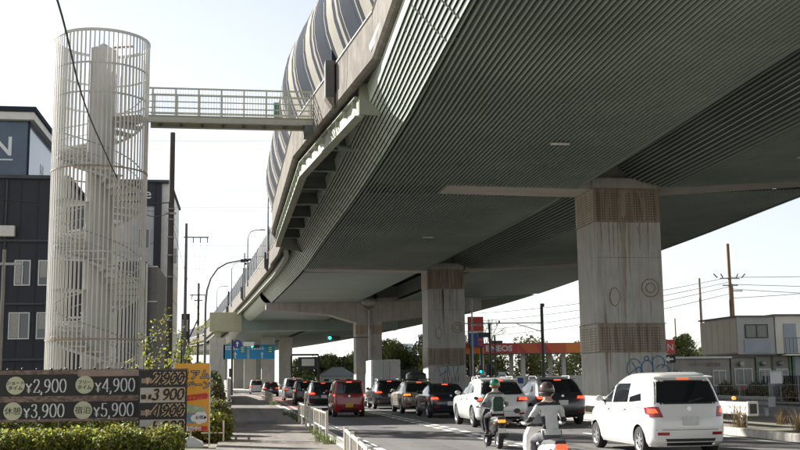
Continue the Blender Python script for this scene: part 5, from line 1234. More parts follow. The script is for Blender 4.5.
def bike(label, x, y, yaw, body, seatm, scooter=True, seat=.80, box=None):
    t = thing('motorcycle', label, 'motorcycle', (x, y, 0), yaw, 'motorcycles between the lanes')
    rw = .27 if scooter else .31
    wy0, wy1 = -.28, 1.0
    tm, rm, dm = wheel_mesh(rw, .13)
    for wy in (wy0, wy1):
        w_ = bpy.data.objects.new('wheel', tm); COL.objects.link(w_); w_.parent = t; w_.location = (-.065, wy, rw); mk('rim', rm, w_, (.02, 0, 0)); mk('brake_disc', dm, w_, (-.03, 0, 0))
    # tail body, floor/tank, leg shield
    m = MB(); m.loft([[(w_*xx, yy, z0+(z1-z0)*zz) for xx, zz in ((-.7, 0), (-1, .35), (-.95, .8), (-.5, 1), (.5, 1), (.95, .8), (1, .35), (.7, 0))] for yy, w_, z0, z1 in ((-.62, .07, .66, .76), (-.55, .12, .58, .80), (-.35, .17, .48, .80), (-.05, .19, .36, .79), (.2, .17, .32, .72), (.42, .13, .30, .62 if scooter else .86))])
    m.build('tail_body', body, t, smooth=50, world=False)
    m = MB(); m.loft([[(w_*xx, yy, z0+h*zz) for xx, zz in ((-1, 0), (-.9, .8), (-.5, 1), (.5, 1), (.9, .8), (1, 0))] for yy, w_, z0, h in ((-.60, .10, seat-.03, .05), (-.45, .15, seat-.03, .08), (-.15, .17, seat-.05, .075), (.15, .15, seat-.06, .06), (.3, .11, seat-.06, .05))])
    m.build('seat', seatm, t, smooth=50, world=False)
    m = MB(); m.loft([[(w_*xx, yy+ (0.06 if abs(xx) > .8 else 0), z) for xx in (-1, -.5, 0, .5, 1)]+[(w_*xx, yy-.05, z) for xx in (.9, .5, 0, -.5, -.9)] for yy, w_, z in ((.62, .10, .30), (.66, .22, .45), (.70, .25, .65), (.74, .22, .85), (.72, .15, 1.0))])
    m.build('leg_shield', body, t, smooth=50, world=False)
    MB().box(-.26, .26, .24, .66, .27, .335).build('footboard', BLACK, t, world=False)
    hz = seat+.26; hy = .52
    hb = MB(); hb.tube([(-.36, hy+.02, hz), (-.2, hy+.10, hz+.01), (0, hy+.15, hz-.02), (.2, hy+.10, hz+.01), (.36, hy+.02, hz)], .013, 8); hbo = hb.build('handlebar', DARKST, t, smooth=True, world=False)
    for sg in (-1, 1):
        MB().cyl((sg*.29, hy+.055, hz), (sg*.41, hy-.0, hz), .018, n=8).build('grip', RUBBER, hbo, world=False)
        MB().tube([(sg*.24, hy+.08, hz), (sg*.30, hy+.10, hz+.14), (sg*.36, hy+.10, hz+.2)], .007, 6).build('mirror_stalk', DARKST, hbo, world=False)
        MB().ball((sg*.38, hy+.10, hz+.23), .065, .022, .045, 12, 8).build('mirror', BLACK, hbo, smooth=True, world=False)
        MB().ball((sg*.17, -.56, .66), .035, .04, .028, 10, 6).build('indicator', mat('indicator_off', (.6, .25, .05), .2), t, smooth=True, world=False)
        MB().cyl((sg*.055, .82, hz-.05), (sg*.065, 1.0, rw), .022, n=8).build('fork', GALV, t, world=False)
    MB().box(-.10, .10, -.66, -.60, .68, .76).build('tail_light', BRAKE if not scooter else AMBER, t, world=False, bevel=.015)
    MB().prism([(-.60, .62), (-.66, .34), (-.63, .34), (-.55, .62)], 'x', -.08, .08).build('rear_fender', BLACK, t, world=False)
    MB().box(-.10, .10, -.672, -.66, .42, .54).build('number_plate', PLATEW, t, world=False)
    MB().tube([(.12, .1, .28), (.15, -.2, .30), (.16, -.5, .36)], [.03, .045, .05], 10).build('exhaust', CHROME if not scooter else DARKST, t, smooth=True, world=False)
    m = MB(); m.tube([(0, 1.0-.30*math.sin(a)*1.05, rw+.31*math.cos(a)) for a in np.linspace(-1.1, 1.0, 9)], .065, 8); m.build('front_fender', body, t, smooth=True, world=False)
    MB().cyl((0, .86, hz-.2), (0, .93, hz-.2), .09, n=14).build('headlight', LAMPC, t, world=False)
    m = MB(); m.loft([[(-.2*w_, yy, z), (0, yy+.06, z), (.2*w_, yy, z), (.2*w_, yy-.006, z), (0, yy+.054, z), (-.2*w_, yy-.006, z)] for yy, w_, z in ((.85, 1, hz-.02), (.78, .95, hz+.18), (.74, .6, hz+.30))])
    m.build('windscreen', mat('windscreen_smoke', (.20, .22, .24), .1, spec=.6), t, smooth=True, world=False)
    MB().cyl((-.05, .15, .24), (-.24, .18, .02), .014, n=6).build('side_stand', DARKST, t, world=False)
    if box: MB().box(-.2, .2, -.72, -.36, seat+.03, seat+.33).build('top_box', box, t, world=False, bevel=.05)
    return t
JG = mat('jacket_light_grey', (.48, .47, .45), .8, var=.2, scale=9, bump=.4, bscale=14); JW = mat('jacket_white', (.62, .61, .59), .8, var=.18, scale=9, bump=.4, bscale=14)
TRK = mat('trousers_black', (.022, .023, .026), .85, var=.3, scale=8); TRG = mat('trousers_grey', (.16, .16, .165), .85, var=.3, scale=8)
HG = mat('helmet_green', (.01, .16, .075), .2, coat=.7); HB = mat('helmet_brown', (.07, .04, .035), .2, coat=.7)
b1 = bike('black scooter ridden between the lanes ahead of the white motorcycle', 6.0, 25.0, R(0), BLK, BLACK, True)
q1 = rider('rider in light grey jacket and green helmet on the black scooter', (6.0, 24.86, 0), R(0), JG, TRK, HG, REDS, seat=.80, accent=mat('jacket_dark_grey', (.10, .10, .105), .85), bag=mat('bag_dark_green', (.03, .06, .045), .8, var=.3, scale=8))
b2 = bike('white motorcycle with red tail light nearest the camera', 4.62, 15.85, R(2), WHITE, BLACK, False)
q2 = rider('rider in white jacket and dark brown helmet on the nearest white motorcycle', (4.62, 15.72, 0), R(2), JW, TRG, HB, BLACK, seat=.80, accent=mat('jacket_black', (.03, .03, .033), .85))

for o_, k_ in ((b1, .90), (q1, .90), (b2, .87), (q2, .87)): o_.scale = (k_, k_, k_)
# ------------------------------------------------------------------ site offices on the right
PREC = mat('prefab_cream', (.76, .71, .61), .6, col2=(.68, .63, .53), scale=.8, streak=.2); PREW = mat('prefab_pale', (.46, .45, .43), .6, var=.15, scale=.8, streak=.2)
PREG = mat('prefab_green_frame', (.10, .19, .09), .5, var=.2); PREB = mat('prefab_bluegrey', (.36, .40, .43), .55, var=.15, scale=1, streak=.15)
PREK = mat('prefab_trim', (.17, .15, .13), .6); CURT = mat('curtain', (.34, .34, .30), .8, var=.4, scale=9, stretch=(4, 4, .2))
up = thing('site_office', 'cream prefab office module stacked on the upper storey at right', 'prefab office', (33.4, 68, 3.0))
MB().box(32.2, 34.75, 66, 71.0, 3.02, 5.42).build('wall', PREW, up)
for k in range(6):
    y0 = 66.1+k*.93; MB().box(32.165, 32.197, y0+.02, y0+.91, 3.12, 5.34).build('wall_panel', PREC, up)
MB().box(32.1, 34.85, 65.9, 71.8, 5.43, 5.53).build('roof', PREK, up); MB().box(32.12, 34.83, 65.92, 71.8, 2.94, 3.01).build('floor_beam', PREK, up)
MB().box(32.13, 32.26, 65.93, 66.06, 3.02, 5.42).build('corner_post', PREW, up)
window(up, 32.7, 34.3, 65.99, 4.05, 4.95, 2, DARKST, CURT); MB().box(32.6, 34.4, 65.96, 65.995, 3.1, 3.95).build('sill_panel', PREB, up)
up2 = thing('site_office', 'pale upper prefab module with a door at the right edge', 'prefab office', (36.2, 68, 3.0))
MB().box(34.95, 37.6, 66.2, 71.7, 3.02, 5.5).build('wall', PREC, up2); MB().box(34.85, 37.8, 66.05, 71.8, 5.51, 5.62).build('roof', PREK, up2)
MB().box(35.5, 36.4, 66.16, 66.195, 3.05, 5.0).build('door', PREB, up2); MB().box(34.95, 37.6, 65.0, 66.15, 2.95, 3.01).build('balcony', PREK, up2)
for x in frange(35, 37.6, .26): MB().cyl((x, 65.05, 3.02), (x, 65.05, 3.98), .02, n=5).build('baluster', PREK, up2)
MB().box(34.95, 37.6, 65.03, 65.08, 3.985, 4.03).build('rail', PREK, up2)
PRED = mat('prefab_dull', (.34, .31, .265), .7, col2=(.26, .24, .21), scale=.8, streak=.35)
lo = thing('site_office', 'low cream prefab office with a lettered fascia at ground level behind the near pier', 'prefab office', (29.5, 68, 0))
MB().box(26.6, 31.6, 66.2, 71.5, -.05, 2.75).build('wall', PRED, lo); MB().box(26.5, 31.7, 66.0, 71.7, 2.76, 2.88).build('roof', WHITEP, lo)
MB().box(26.7, 31.5, 66.15, 66.195, .0, .12).build('sill', PREK, lo)
put_text('lettering', 'シバハウス㈱営業所', .30, (29.9, 66.18, 2.25), PREK, lo, xs=.82)
window(lo, 30.4, 31.3, 66.195, 1.0, 2.0, 2, FRAMEW); window(lo, 26.9, 28.0, 66.195, .9, 2.0, 2, DARKST); MB().box(28.3, 29.2, 66.15, 66.194, 0.02, 2.0).build('door', PREB, lo)
lo2 = thing('site_office', 'grey prefab office with a wide curtained window in the middle of the row', 'prefab office', (32.5, 68, 0))
MB().box(31.75, 33.4, 66.3, 71.5, -.05, 2.8).build('wall', PRED, lo2); MB().box(31.72, 33.45, 66.1, 71.6, 2.81, 2.92).build('roof', PREK, lo2)
window(lo2, 31.95, 33.2, 66.295, 1.0, 2.1, 2, FRAMEW, CURT)
MB().cyl((32.4, 66.2, 2.4), (32.4, 66.0, 2.4), .16).build('fan_cowl', GALV, lo2)
lo3 = thing('site_office', 'prefab office with green frames and round vent cowls', 'prefab office', (34.6, 68, 0))
MB().box(33.5, 35.9, 66.3, 71.5, -.05, 2.85).build('wall', PRED, lo3)
for x in (33.5, 34.65, 35.85): MB().box(x-.06, x+.06, 66.2, 66.295, 0, 2.85).build('green_frame', PREG, lo3)
MB().box(33.44, 37.9, 66.15, 71.6, 2.86, 2.93).build('roof', PREG, lo3)
for x in (33.65, 34.85):
    window(lo3, x, x+.85, 66.295, .95, 2.05, 2, FRAMEW); MB().ball((x+.3, 66.15, 2.4), .2, .15, .17).build('vent_cowl', GALV, lo3, smooth=True)
lo4 = thing('storage_container', 'blue-grey ribbed container at ground level at the right edge', 'container', (37.5, 68, 0))
MB().box(36.05, 40, 66.25, 71.5, -.05, 2.84).build('body', PREB, lo4)
for x in np.arange(36.2, 40, .4): MB().box(x, x+.16, 66.22, 66.248, .1, 2.75).build('rib', PREB, lo4)
MB().box(36.0, 36.12, 66.18, 66.30, 0, 2.85).build('green_frame', PREG, lo4)
for i, x in enumerate((35.3, 36.2)):
    t = thing('waste_bin', ['dark upright bin in front of the green-framed office', 'dark upright bin in front of the blue-grey container'][i], 'bin', (x, 64.6, .0)); MB().box(x-.35, x+.35, 64.2, 65.0, 0, 1.5).build('body', mat('bin_dark', (.03, .035, .03), .6), t, bevel=.03); MB().box(x-.38, x+.38, 64.17, 65.03, 1.505, 1.58).build('lid', BLACK, t)
ns = thing('notice_board', 'small white notice board on the site fence', 'sign', (33.6, 64.0, 0)); MB().box(33.2, 34.0, 63.95, 63.98, 1.1, 1.9).build('panel', WHITES, ns)
for x in (33.3, 33.9): MB().cyl((x, 64.0, 0), (x, 64.0, 1.9), .025).build('post', GALV, ns)
fe = thing('site_fence', 'thin mesh fence in front of the prefab offices', 'fence', (33, 63.8, 0))
for x in frange(27, 41, 2.0): MB().cyl((x, 63.8, 0), (x, 63.8, 1.9), .03, n=6).build('post', GALV, fe)
for z in (.2, 1.0, 1.85): MB().cyl((27, 63.8, z), (41, 63.8, z), .015, n=5).build('rail', GALV, fe)
m = MB()
for x in frange(27, 41, .14): m.beam((x, 63.8, .2), (x, 63.8, 1.85), .006, .006)
tag(m.build('mesh_wire', GALV, fe, recalc=False), kind='stuff')
for i, (x, y) in enumerate(((30.5, 64.6), (32.6, 64.8), (34.6, 64.5), (28.6, 64.9))):
    hedge('shrub', ['dry bush under the lettered fascia', 'dry bush before the curtained window', 'dry bush before the green-framed office', 'dry bush at the left end of the site fence'][i], [(x, y, .6, .6, .4, .65), (x+.4, y, .4, .5, .4, .45)], 900, .09, [LEAFB, LEAFG], 60+i)
for i, (x, y, wd, h, m_, lb_) in enumerate(((29.6, 65.2, .7, 1.0, PRED, 'stack of dull crates below the lettered fascia'), (31.9, 65.4, .9, .7, POLEB, 'brown crate stack before the curtained office'), (33.9, 65.3, .6, 1.2, GALV, 'grey crate stack before the green-framed office'))):
    t = thing('crate_stack', lb_, 'crates', (x, y, 0))
    for k in range(3): MB().box(x-wd/2+.03*k, x+wd/2-.02*k, y-.3, y+.3, k*h/3+.01, (k+1)*h/3-.02).build('crate', m_, t, bevel=.015)
for i, x in enumerate((28.0, 31.0, 36.8)):
    t = thing('bollard', ['red topped bollard at the left end of the site fence', 'red topped bollard in the middle of the site fence', 'red topped bollard at the right end of the site fence'][i], 'bollard', (x, 63.2, 0)); MB().cyl((x, 63.2, 0), (x, 63.2, .75), .07, n=10).build('post', DARKST, t); MB().cyl((x, 63.2, .755), (x, 63.2, .98), .08, n=10).build('cap', REDS, t)
# red roadside sign behind the near pier
rs = thing('red_sign', 'red and black roadside sign just right of the near pier', 'sign', (26.05, 62, 0))
MB().box(24.75, 26.15, 62, 62.15, 3.0, 3.85).build('sign_panel', REDS, rs); put_text('lettering', 'N', .55, (25.85, 61.99, 3.2), WHITES, rs)
MB().box(24.75, 26.15, 62, 62.14, 2.45, 2.93).build('arrow_panel', BLACK, rs); MB().prism([(25.45, 2.66), (25.75, 2.5), (25.75, 2.62), (26.00, 2.62), (26.00, 2.72), (25.75, 2.72), (25.75, 2.84)], 'y', 61.985, 61.998).build('arrow', WHITES, rs)
for x in (24.95, 25.95): MB().cyl((x, 62.2, 0), (x, 62.2, 3.8), .06).build('post', GALV, rs)
# right-hand utility poles
pr1 = pole('tall brown twin-arm utility pole above the prefab offices', 41.5, 86, 12.9, .17, .13, POLEB, [(9.9, -.9, .9, ()), (9.3, -.7, .7, ())], group='utility poles at right')
for z, a in ((12.0, -1.1), (12.0, -.6), (12.0, .6), (12.0, 1.1)): MB().cyl((41.5+a, 86, 9.95), (41.5+a*1.3, 86, 10.3), .05, n=6).build('insulator', DARKST, pr1)
pole('shorter brown utility pole beside the tall twin-arm one', 42.6, 88, 9.6, .17, .14, POLEB, [(9.0, -.3, 1.0, ())], group='utility poles at right')
pole('pale slim utility pole left of the twin-arm pole', 41.0, 91, 10.4, .14, .10, mat('pole_pale', (.42, .33, .27), .8, var=.2), group='utility poles at right')
pole('distant thin pole behind the right-hand tree', 55, 130, 9, .1, .08, POLEB, group='utility poles at right')
for i, (z0, x1, y1, z1) in enumerate(((10.0, 25, 130, 9.6), (9.6, 25, 131, 8.6), (9.2, 25, 133, 7.4), (8.6, 26, 128, 6.6), (10.0, 75, 70, 11.2), (9.4, 75, 71, 9.3), (9.0, 75, 69, 7.6), (8.2, 72, 80, 12.0))):
    wire('black line strung '+('left', 'right')[i > 3]+' from the twin-arm pole, '+('highest', 'second highest', 'third highest', 'lowest', 'second highest', 'third highest', 'lowest', 'highest')[i]+' of four', [(41.5, 86, z0), (x1, y1, z1)], .022, WIRE, .7, group='lines from the twin-arm pole')

# ------------------------------------------------------------------ petrol station
gs = thing('petrol_canopy', 'orange petrol station canopy with white lettering behind the second pier', 'canopy', (30, 112, 0))
GX0, GX1, GY = 23.0, 38.0, 110.0
MB().box(GX0, GX1, GY+.02, GY+9, 4.35, 5.15).build('roof', WHITEP, gs)
for (a, b, mt) in ((GX0-.05, 25.3, ORANGE), (25.3, 28.9, REDS), (28.9, 34.2, ORANGER), (34.2, 36.4, ORANGE), (36.4, GX1+.05, ORANGER)):
    MB().box(a+.002, b-.002, GY-.08, GY+.015, 4.25, 5.32).build('fascia_panel', mt, gs)
MB().box(GX0-.09, GX0-.055, GY-.08, GY+9, 4.25, 5.32).build('fascia_panel', ORANGE, gs)
MB().prism([(29.2, 4.26), (30.0, 4.26), (29.0, 5.31), (28.91, 5.31)], 'y', GY-.095, GY-.082).build('stripe', REDS, gs)
MB().prism([(31.4, 4.26), (32.6, 4.26), (31.9, 5.31), (30.9, 5.31)], 'y', GY-.095, GY-.082).build('stripe', REDS, gs)
put_text('lettering', 'ENEOS', .82, (26.9, GY-.09, 4.50), WHITES, gs, offset=.03, xs=1.15)
for x in (25.5, 30, 34.5):
    for y in (112, 117): MB().box(x-.2, x+.2, y-.2, y+.2, -.05, 4.34).build('column', WHITEP, gs)
for i, x in enumerate((27.2, 29.6, 32.4)):
    t = thing('fuel_pump', ['fuel pump under the lettered end of the canopy', 'fuel pump under the middle of the canopy', 'fuel pump under the right part of the canopy'][i], 'fuel pump', (x, 112, 0), group='fuel pumps')
    MB().box(x-.4, x+.4, 111.7, 112.2, 0, 1.9).build('body', WHITES, t, bevel=.03); MB().box(x-.32, x+.32, 111.66, 111.695, 1.1, 1.7).build('display', BLUES if i != 1 else NAVYS, t); MB().box(x-.45, x+.45, 111.6, 112.3, -.05, .15).build('plinth', KERB, t)
MB_ = MB().box(22, 40, 119, 119.2, 0, 1.9); wl = MB_.build('wall', WHITEP); tag(wl, 'low white boundary wall behind the petrol pumps', 'wall')
py = thing('price_pylon', 'tall red and blue petrol price pylon beside the second pier', 'sign', (24.4, 109, 0))
MB().box(23.45, 25.05, 108.9, 109.3, 4.9, 8.05).build('cabinet', DARKST, py)
MB().box(23.5, 25.0, 108.86, 108.895, 6.6, 8.0).build('red_face', REDS, py); MB().box(23.5, 25.0, 108.86, 108.895, 6.35, 6.55).build('white_face', WHITES, py)
MB().box(23.5, 25.0, 108.86, 108.895, 4.95, 6.3).build('blue_face', NAVYS, py); put_text('lettering', 'ENEOS', .36, (24.25, 108.85, 7.1), WHITES, py, xs=1.05)
for k, z in enumerate((5.95, 5.5, 5.05)): MB().box(24.4, 24.95, 108.84, 108.857, z, z+.3).build('price_window', [REDS, ORANGER, REDS][k], py)
for x in (23.7, 24.8): MB().box(x-.1, x+.1, 109.0, 109.2, 0, 4.9).build('post', DARKST, py)
# signal gantry pole and lamps near the station
gp = thing('signal_pole', 'dark green signal pole with a long arm pointing left in front of the petrol station', 'traffic light', (26.5, 92, 0))
MB().cyl((26.5, 92, 0), (26.5, 92, 7.9), .16, .14).build('shaft', mat('pole_green', (.03, .055, .05), .5), gp)
MB().cyl((26.5, 92, 6.5), (19.2, 92, 6.45), .05, n=8).build('arm', GALV, gp); MB().cyl((26.5, 92, 5.7), (24.2, 92, 6.4), .035, n=8).build('brace', GALV, gp)
MB().box(26.4, 26.7, 91.8, 92.1, 7.9, 8.2).build('cap_box', DARKST, gp); MB().ball((22.6, 92, 6.6), .08, .08, .12).build('camera', DARKST, gp)
def signal(label, x, y, z, lit=0, n=3, arm=None, pole_h=None, px=None):
    t = thing('traffic_light', label, 'traffic light', (x, y, z), group='traffic lights')
    MB().box(x-.62, x+.62, y-.05, y+.15, z-.22, z+.22).build('housing', DARKST, t, bevel=.03)
    for k in range(3):
        cx = x-.4+.4*k; MB().cyl((cx, y-.055, z), (cx, y-.08, z), .15, n=16).build('lens', SIGLIT if k == lit else SIGOFF, t)
        MB().prism([(cx+.17*math.cos(R(a)), z+.17*math.sin(R(a))) for a in range(0, 181, 15)]+[(cx+.155*math.cos(R(a)), z+.155*math.sin(R(a))) for a in range(180, -1, -15)], 'y', y-.28, y-.052).build('hood', DARKST, t)
    if arm: MB().cyl((x+.6, y+.05, z), (arm, y+.05, z+.05), .05, n=8).build('arm', DARKST, t)
    if px is not None: MB().cyl((px, y+.05, 0), (px, y+.05, z+.8), .11, n=10).build('pole', GALV, t)
    return t
signal('green traffic light on an arm from the third pier', 9.0, 104, 5.75, 0, arm=12.5, px=12.5)
signal('small green traffic light beside the blue direction signs', 2.0, 148, 6.4, 0, arm=4.0)
for i, (x, y, h) in enumerate(((21.9, 100, 9.2), (24.4, 104, 0), (20.3, 106, 0), (17.9, 128, 0))):
    if h:
        t = thing('street_lamp', 'tall grey lamp with a flat head in front of the petrol station', 'street lamp', (x, y, 0)); MB().cyl((x, y, 0), (x, y, h), .09, .07).build('lamp_pole', GALV, t); MB().box(x-.95, x+.15, y-.1, y+.1, h, h+.12).build('lamp_head', GALV, t, bevel=.02)
sg2 = thing('traffic_light', 'upright signal post seen from behind beside the price pylon', 'traffic light', (20.6, 84, 0), group='traffic lights')
MB().cyl((20.3, 86, 0), (20.3, 86, 6.1), .10).build('pole', DARKST, sg2); MB().box(19.3, 20.2, 85.9, 86.1, 5.0, 5.4).build('housing', DARKST, sg2); MB().box(19.9, 20.18, 85.9, 86.1, 1.9, 2.8).build('housing', DARKST, sg2)
sg3 = thing('traffic_light', 'short signal post with a lit green pedestrian light near the pumps', 'traffic light', (23.4, 98, 0), group='traffic lights')
MB().cyl((23.6, 98, 0), (23.6, 98, 5.6), .09).build('pole', DARKST, sg3); MB().box(22.0, 22.35, 97.9, 98.15, 2.1, 2.9).build('housing', DARKST, sg3); MB().cyl((22.17, 97.89, 2.3), (22.17, 97.86, 2.3), .11).build('lens', SIGLIT, sg3); MB().cyl((22.3, 98.05, 2.5), (23.6, 98.05, 2.5), .03).build('arm', DARKST, sg3)
MB().box(23.1, 24.3, 97.8, 98.2, 4.9, 5.15).build('lamp_hood', DARKST, sg3)
for i, (x, c) in enumerate(((24.3, WHITES), (26.2, WHITES))):
    t = thing('banner_flag', ['white upright banner left of the pumps', 'white upright banner with blue stripe between the pumps'][i], 'banner', (x, 106, 0)); MB().box(x-.35, x+.35, 106, 106.03, .4, 2.3).build('cloth', c, t); MB().cyl((x-.38, 106, 0), (x-.38, 106, 2.5), .02).build('pole', GALV, t)
    MB().box(x-.25, x+.25, 105.98, 105.998, .7, 2.0).build('print', LBL, t)

# ------------------------------------------------------------------ far road signs
bs = thing('direction_sign', 'pair of blue overhead direction signs with green route shields far down the road', 'road sign', (1.3, 150, 0))
for (x0, x1, ya) in ((-2.3, .95, 150.0), (1.25, 4.75, 150.0)):
    MB().box(x0, x1, ya, ya+.1, 4.75, 6.75).build('sign_panel', BLUES, bs)
    xc = (x0+x1)/2
    MB().box(x1-1.0, x1-.25, ya-.02, ya-.002, 5.55, 6.6).build('route_shield', GREENS, bs)
    for k in range(3): MB().box(x1-.85, x1-.4, ya-.035, ya-.022, 5.7+k*.28, 5.82+k*.28).build('shield_mark', WHITES, bs)
    for k, z in enumerate((6.45, 6.15)):
        for q in range(5): MB().box(x0+.25+q*.36, x0+.52+q*.36, ya-.02, ya-.002, z-.10, z+.08).build('lettering_block', WHITES, bs)
    MB().prism([(xc-.08, 4.85), (xc+.08, 4.85), (xc+.08, 5.4), (xc+.22, 5.4), (xc, 5.75), (xc-.22, 5.4), (xc-.08, 5.4)], 'y', ya-.02, ya-.002).build('arrow', WHITES, bs)
MB().cyl((-3.0, 150.2, 6.2), (5.0, 150.2, 6.2), .08).build('arm', GALV, bs); MB().cyl((-3.0, 150.2, -.1), (-3.0, 150.2, 7), .15).build('post', GALV, bs)
rn = thing('round_sign', 'round blue road sign with a white arrow on a dark pole', 'road sign', (-.7, 128, 0))
MB().cyl((-.35, 128, 6.05), (-.35, 127.96, 6.05), .52, n=24).build('disc', NAVYS, rn); MB().prism([(-.42, 5.75), (-.28, 5.75), (-.28, 6.1), (-.16, 6.1), (-.35, 6.4), (-.54, 6.1), (-.42, 6.1)], 'y', 127.93, 127.955).build('arrow', WHITES, rn)
MB().cyl((-.95, 128, 0), (-.95, 128, 6.6), .13).build('pole', POLED, rn); MB().box(.35, 1.6, 127.95, 128.0, 5.8, 6.3).build('plate', WHITES, rn); MB().cyl((-.95, 128.03, 6.05), (1.6, 128.03, 6.05), .04).build('arm', GALV, rn)
MB().box(-1.3, -.98, 127.8, 128.1, 2.2, 3.2).build('signal_box', DARKST, rn)
gt = thing('gantry', 'dark gantry frame with small panels under the viaduct far ahead', 'gantry', (9.5, 170, 0))
for x in (8.0, 12.3): MB().box(x-.15, x+.15, 170, 170.3, -.1, 5.6).build('post', DARKST, gt)
MB().box(8, 12.3, 170, 170.3, 5.6, 5.9).build('beam', DARKST, gt); MB().box(9.0, 12.1, 169.9, 169.98, 3.4, 5.4).build('panel', DARKST, gt); MB().box(9.6, 11.6, 169.85, 169.89, 4.0, 5.1).build('sign_face', WHITES, gt)

# ------------------------------------------------------------------ trees
def tree(label, x, y, h, rx, seed, mats_, n=3500, leaf=.16, trunk=.16, name='tree', group='roadside trees', cz=.62):
    g = np.random.default_rng(seed); t = thing(name, label, 'tree', (x, y, 0), group=group); m = MB(); tips = []
    m.tube([(x, y, -.1), (x+.05, y, h*.25), (x+g.uniform(-.2, .2), y, h*.5), (x+g.uniform(-.2, .2), y, h*.8)], [trunk, trunk*.8, trunk*.55, trunk*.2], 7)
    for k in range(8):
        a = g.uniform(0, 6.28); z0 = h*g.uniform(.25, .6); l = rx*g.uniform(.5, .9); z1 = z0+h*g.uniform(.1, .3)
        m.tube([(x, y, z0), (x+math.cos(a)*l*.5, y+math.sin(a)*l*.5, (z0+z1)/2+.1), (x+math.cos(a)*l, y+math.sin(a)*l, z1)], [trunk*.4, trunk*.25, trunk*.08], 5)
    m.build('trunk', BARK, t)
    bl = []
    for k in range(15):
        a = g.uniform(0, 6.28); rr = rx*math.sqrt(g.random())*.75; zz = h*(cz+g.uniform(-.36, .26)); s = g.uniform(.26, .48)*rx*(1.15 if zz < h*.7 else .85)
        bl.append((x+math.cos(a)*rr, y+math.sin(a)*rr, max(zz, s*.5), s, s, s*.8))
    leaves('crown', bl, n, leaf, mats_, t, seed=seed, shell=.45)
    return t
TL1 = mat('tree_leaf_light', (0.42, 0.43, 0.17), 0.6, island=0.45, trans=0.6); TL2 = mat('tree_leaf_mid', (0.30, 0.335, 0.13), 0.6, island=0.45, trans=0.6); TL3 = mat('tree_leaf_deep', (0.18, 0.215, 0.09), 0.6, island=0.4, trans=0.55)
YG = [TL1, TL2, TL1]; DG = [TL2, TL3, TL2]
tr = [(27.5, 128, 7.0, 3.0), (31, 126, 6.2, 2.8), (34.5, 125, 6.8, 3.0), (38.5, 124, 6.3, 2.9), (42.5, 124, 6.5, 3.0), (45, 122, 8.8, 3.0), (24.5, 131, 6.0, 2.8), (29.3, 133, 7.6, 3), (36.5, 131, 7.4, 3), (47.5, 119, 6.4, 3)]
for i, a in enumerate(tr):
    tree(['yellow-green tree behind the petrol station canopy, %s from the left' % w_ for w_ in ('second', 'fourth', 'fifth', 'seventh', 'eighth')][i] if i < 5 else ['tallest yellow-green tree, right of the canopy beside the near pier', 'yellow-green tree directly behind the price pylon', 'yellow-green tree third from the left behind the canopy', 'yellow-green tree sixth from the left behind the canopy', 'yellow-green tree half hidden by the near pier'][i-5], *a, 100+i, YG, 2700, .16)
tree('dense green tree left of the pale slim pole above the prefab roofs', 43.2, 100, 6.9, 2.1, 131, DG, 4200, .14)
tree('lower green tree beside the dense one above the prefab roofs', 46.6, 104, 4.8, 2.2, 132, YG, 2600, .14)
tree('green tree at the foot of the right-hand poles', 49.0, 102, 4.6, 2.2, 133, DG, 2600, .14)
for i, a in enumerate(((20.5, 158, 7.8, 3.4), (24.5, 160, 7.2, 3.4), (28, 156, 8.6, 3.6), (22.5, 166, 8.4, 3.6), (31.5, 160, 7.8, 3.5))):
    tree('green tree between the second and third piers, '+('leftmost', 'second', 'fourth and tallest', 'third', 'rightmost')[i], *a, 140+i, [YG, DG, YG, DG, YG][i], 3600, .20)
for i, a in enumerate(((16.5, 232, 7.5, 4.0), (20.5, 236, 8.2, 4.2), (24.5, 232, 7.8, 4.2), (28, 238, 9, 4.5), (13, 250, 7, 4.0), (32, 236, 8.2, 4.2))):
    tree('distant green tree left of the third pier, '+('third', 'fourth', 'fifth', 'sixth and tallest', 'leftmost', 'rightmost')[i], *a, 160+i, DG, 2600, .28)
for i, a in enumerate(((-8.5, 118, 5.2, 2.6), (-10, 150, 7, 3.4), (-13, 190, 8, 4), (-18, 230, 9, 5), (-9, 214, 7, 3))):
    tree('tree behind the white hoarding far left, '+('nearest', 'second nearest', 'third nearest', 'farthest', 'fourth nearest')[i], *a, 180+i, DG, 2200, .24)
# bare tree behind the canopy
bt = thing('bare_tree', 'bare leafless tree rising above the orange canopy', 'tree', (33, 140, 0)); m = MB(); g = np.random.default_rng(9)
def branch(p, d, l, r, k):
    q = p+d*l; m.tube([p, q], [r, r*.65], 4, caps=False)
    if k == 0: return
    for _ in range(3):
        nd = (d+Vector(g.normal(size=3))*.42+Vector((0, 0, .12))).normalized(); branch(q, nd, l*.72, r*.62, k-1)
branch(Vector((33, 140, 0)), Vector((0, 0, 1)), 3.4, .16, 4); m.build('branches', mat('bark_pale', (.28, .23, .19), .9), bt)

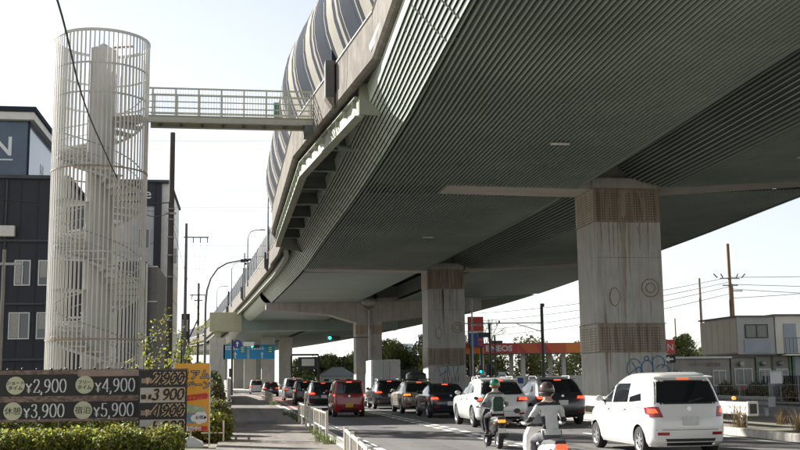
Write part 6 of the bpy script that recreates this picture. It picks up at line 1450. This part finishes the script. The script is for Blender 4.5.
# ------------------------------------------------------------------ distant buildings
def block(label, x0, x1, y, z1, m_, rows, cols, dpt=20):
    t = thing('tower_block', label, 'building', ((x0+x1)/2, y, 0), group='distant apartment blocks')
    MB().box(x0, x1, y, y+dpt, -1, z1).build('wall', m_, t); MB().box(x0-.4, x1+.4, y-.4, y+dpt+.4, z1+.01, z1+1).build('roof', m_, t)
    for r in range(rows):
        for c in range(cols):
            a = x0+(x1-x0)*(c+.2)/cols; b = x0+(x1-x0)*(c+.8)/cols; z = z1*(.2+.78*r/rows)
            MB().box(a, b, y-.15, y-.01, z, z+z1*.45/rows).build('window', mat('far_window', (.30, .34, .39), .4), t)
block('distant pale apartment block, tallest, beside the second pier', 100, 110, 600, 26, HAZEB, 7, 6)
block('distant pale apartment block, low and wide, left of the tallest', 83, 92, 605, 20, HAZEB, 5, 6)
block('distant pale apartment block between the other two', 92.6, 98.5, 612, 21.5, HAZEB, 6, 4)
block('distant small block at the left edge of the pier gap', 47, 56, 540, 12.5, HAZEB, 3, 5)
def house(label, x0, x1, y, z1, m_, rm, dpt=10):
    t = thing('house', label, 'house', ((x0+x1)/2, y, 0), group='distant houses')
    MB().box(x0, x1, y, y+dpt, -1, z1).build('wall', m_, t)
    MB().prism([(x0-.4, z1+.01), (x1+.4, z1+.01), ((x0+x1)/2+1, z1+1.8), ((x0+x1)/2-1, z1+1.8)], 'y', y-.4, y+dpt+.4).build('roof', rm, t)
    for k in range(3):
        xx = x0+(x1-x0)*(k+.25)/3; window(t, xx, xx+(x1-x0)/6, y-.004, z1*.55, z1*.8, 1)
HOUSEW = mat('house_wall', (.45, .43, .40), .8, var=.1); ROOFG = mat('house_roof', (.20, .19, .19), .7)
house('grey roofed house far left beyond the slim poles', -16, -8.5, 175, 7.5, HOUSEW, ROOFG)
house('pale house far left behind the beige portal', -22, -11, 205, 9.5, HOUSEW, ROOFG)
house('grey roofed house among the trees left of the third pier', 16.5, 23.5, 222, 2.6, HOUSEW, mat('roof_bluegrey', (.30, .33, .36), .6))
house('low house with grey roof at the far end of the road', 26, 33, 262, 3.6, HOUSEW, ROOFG)
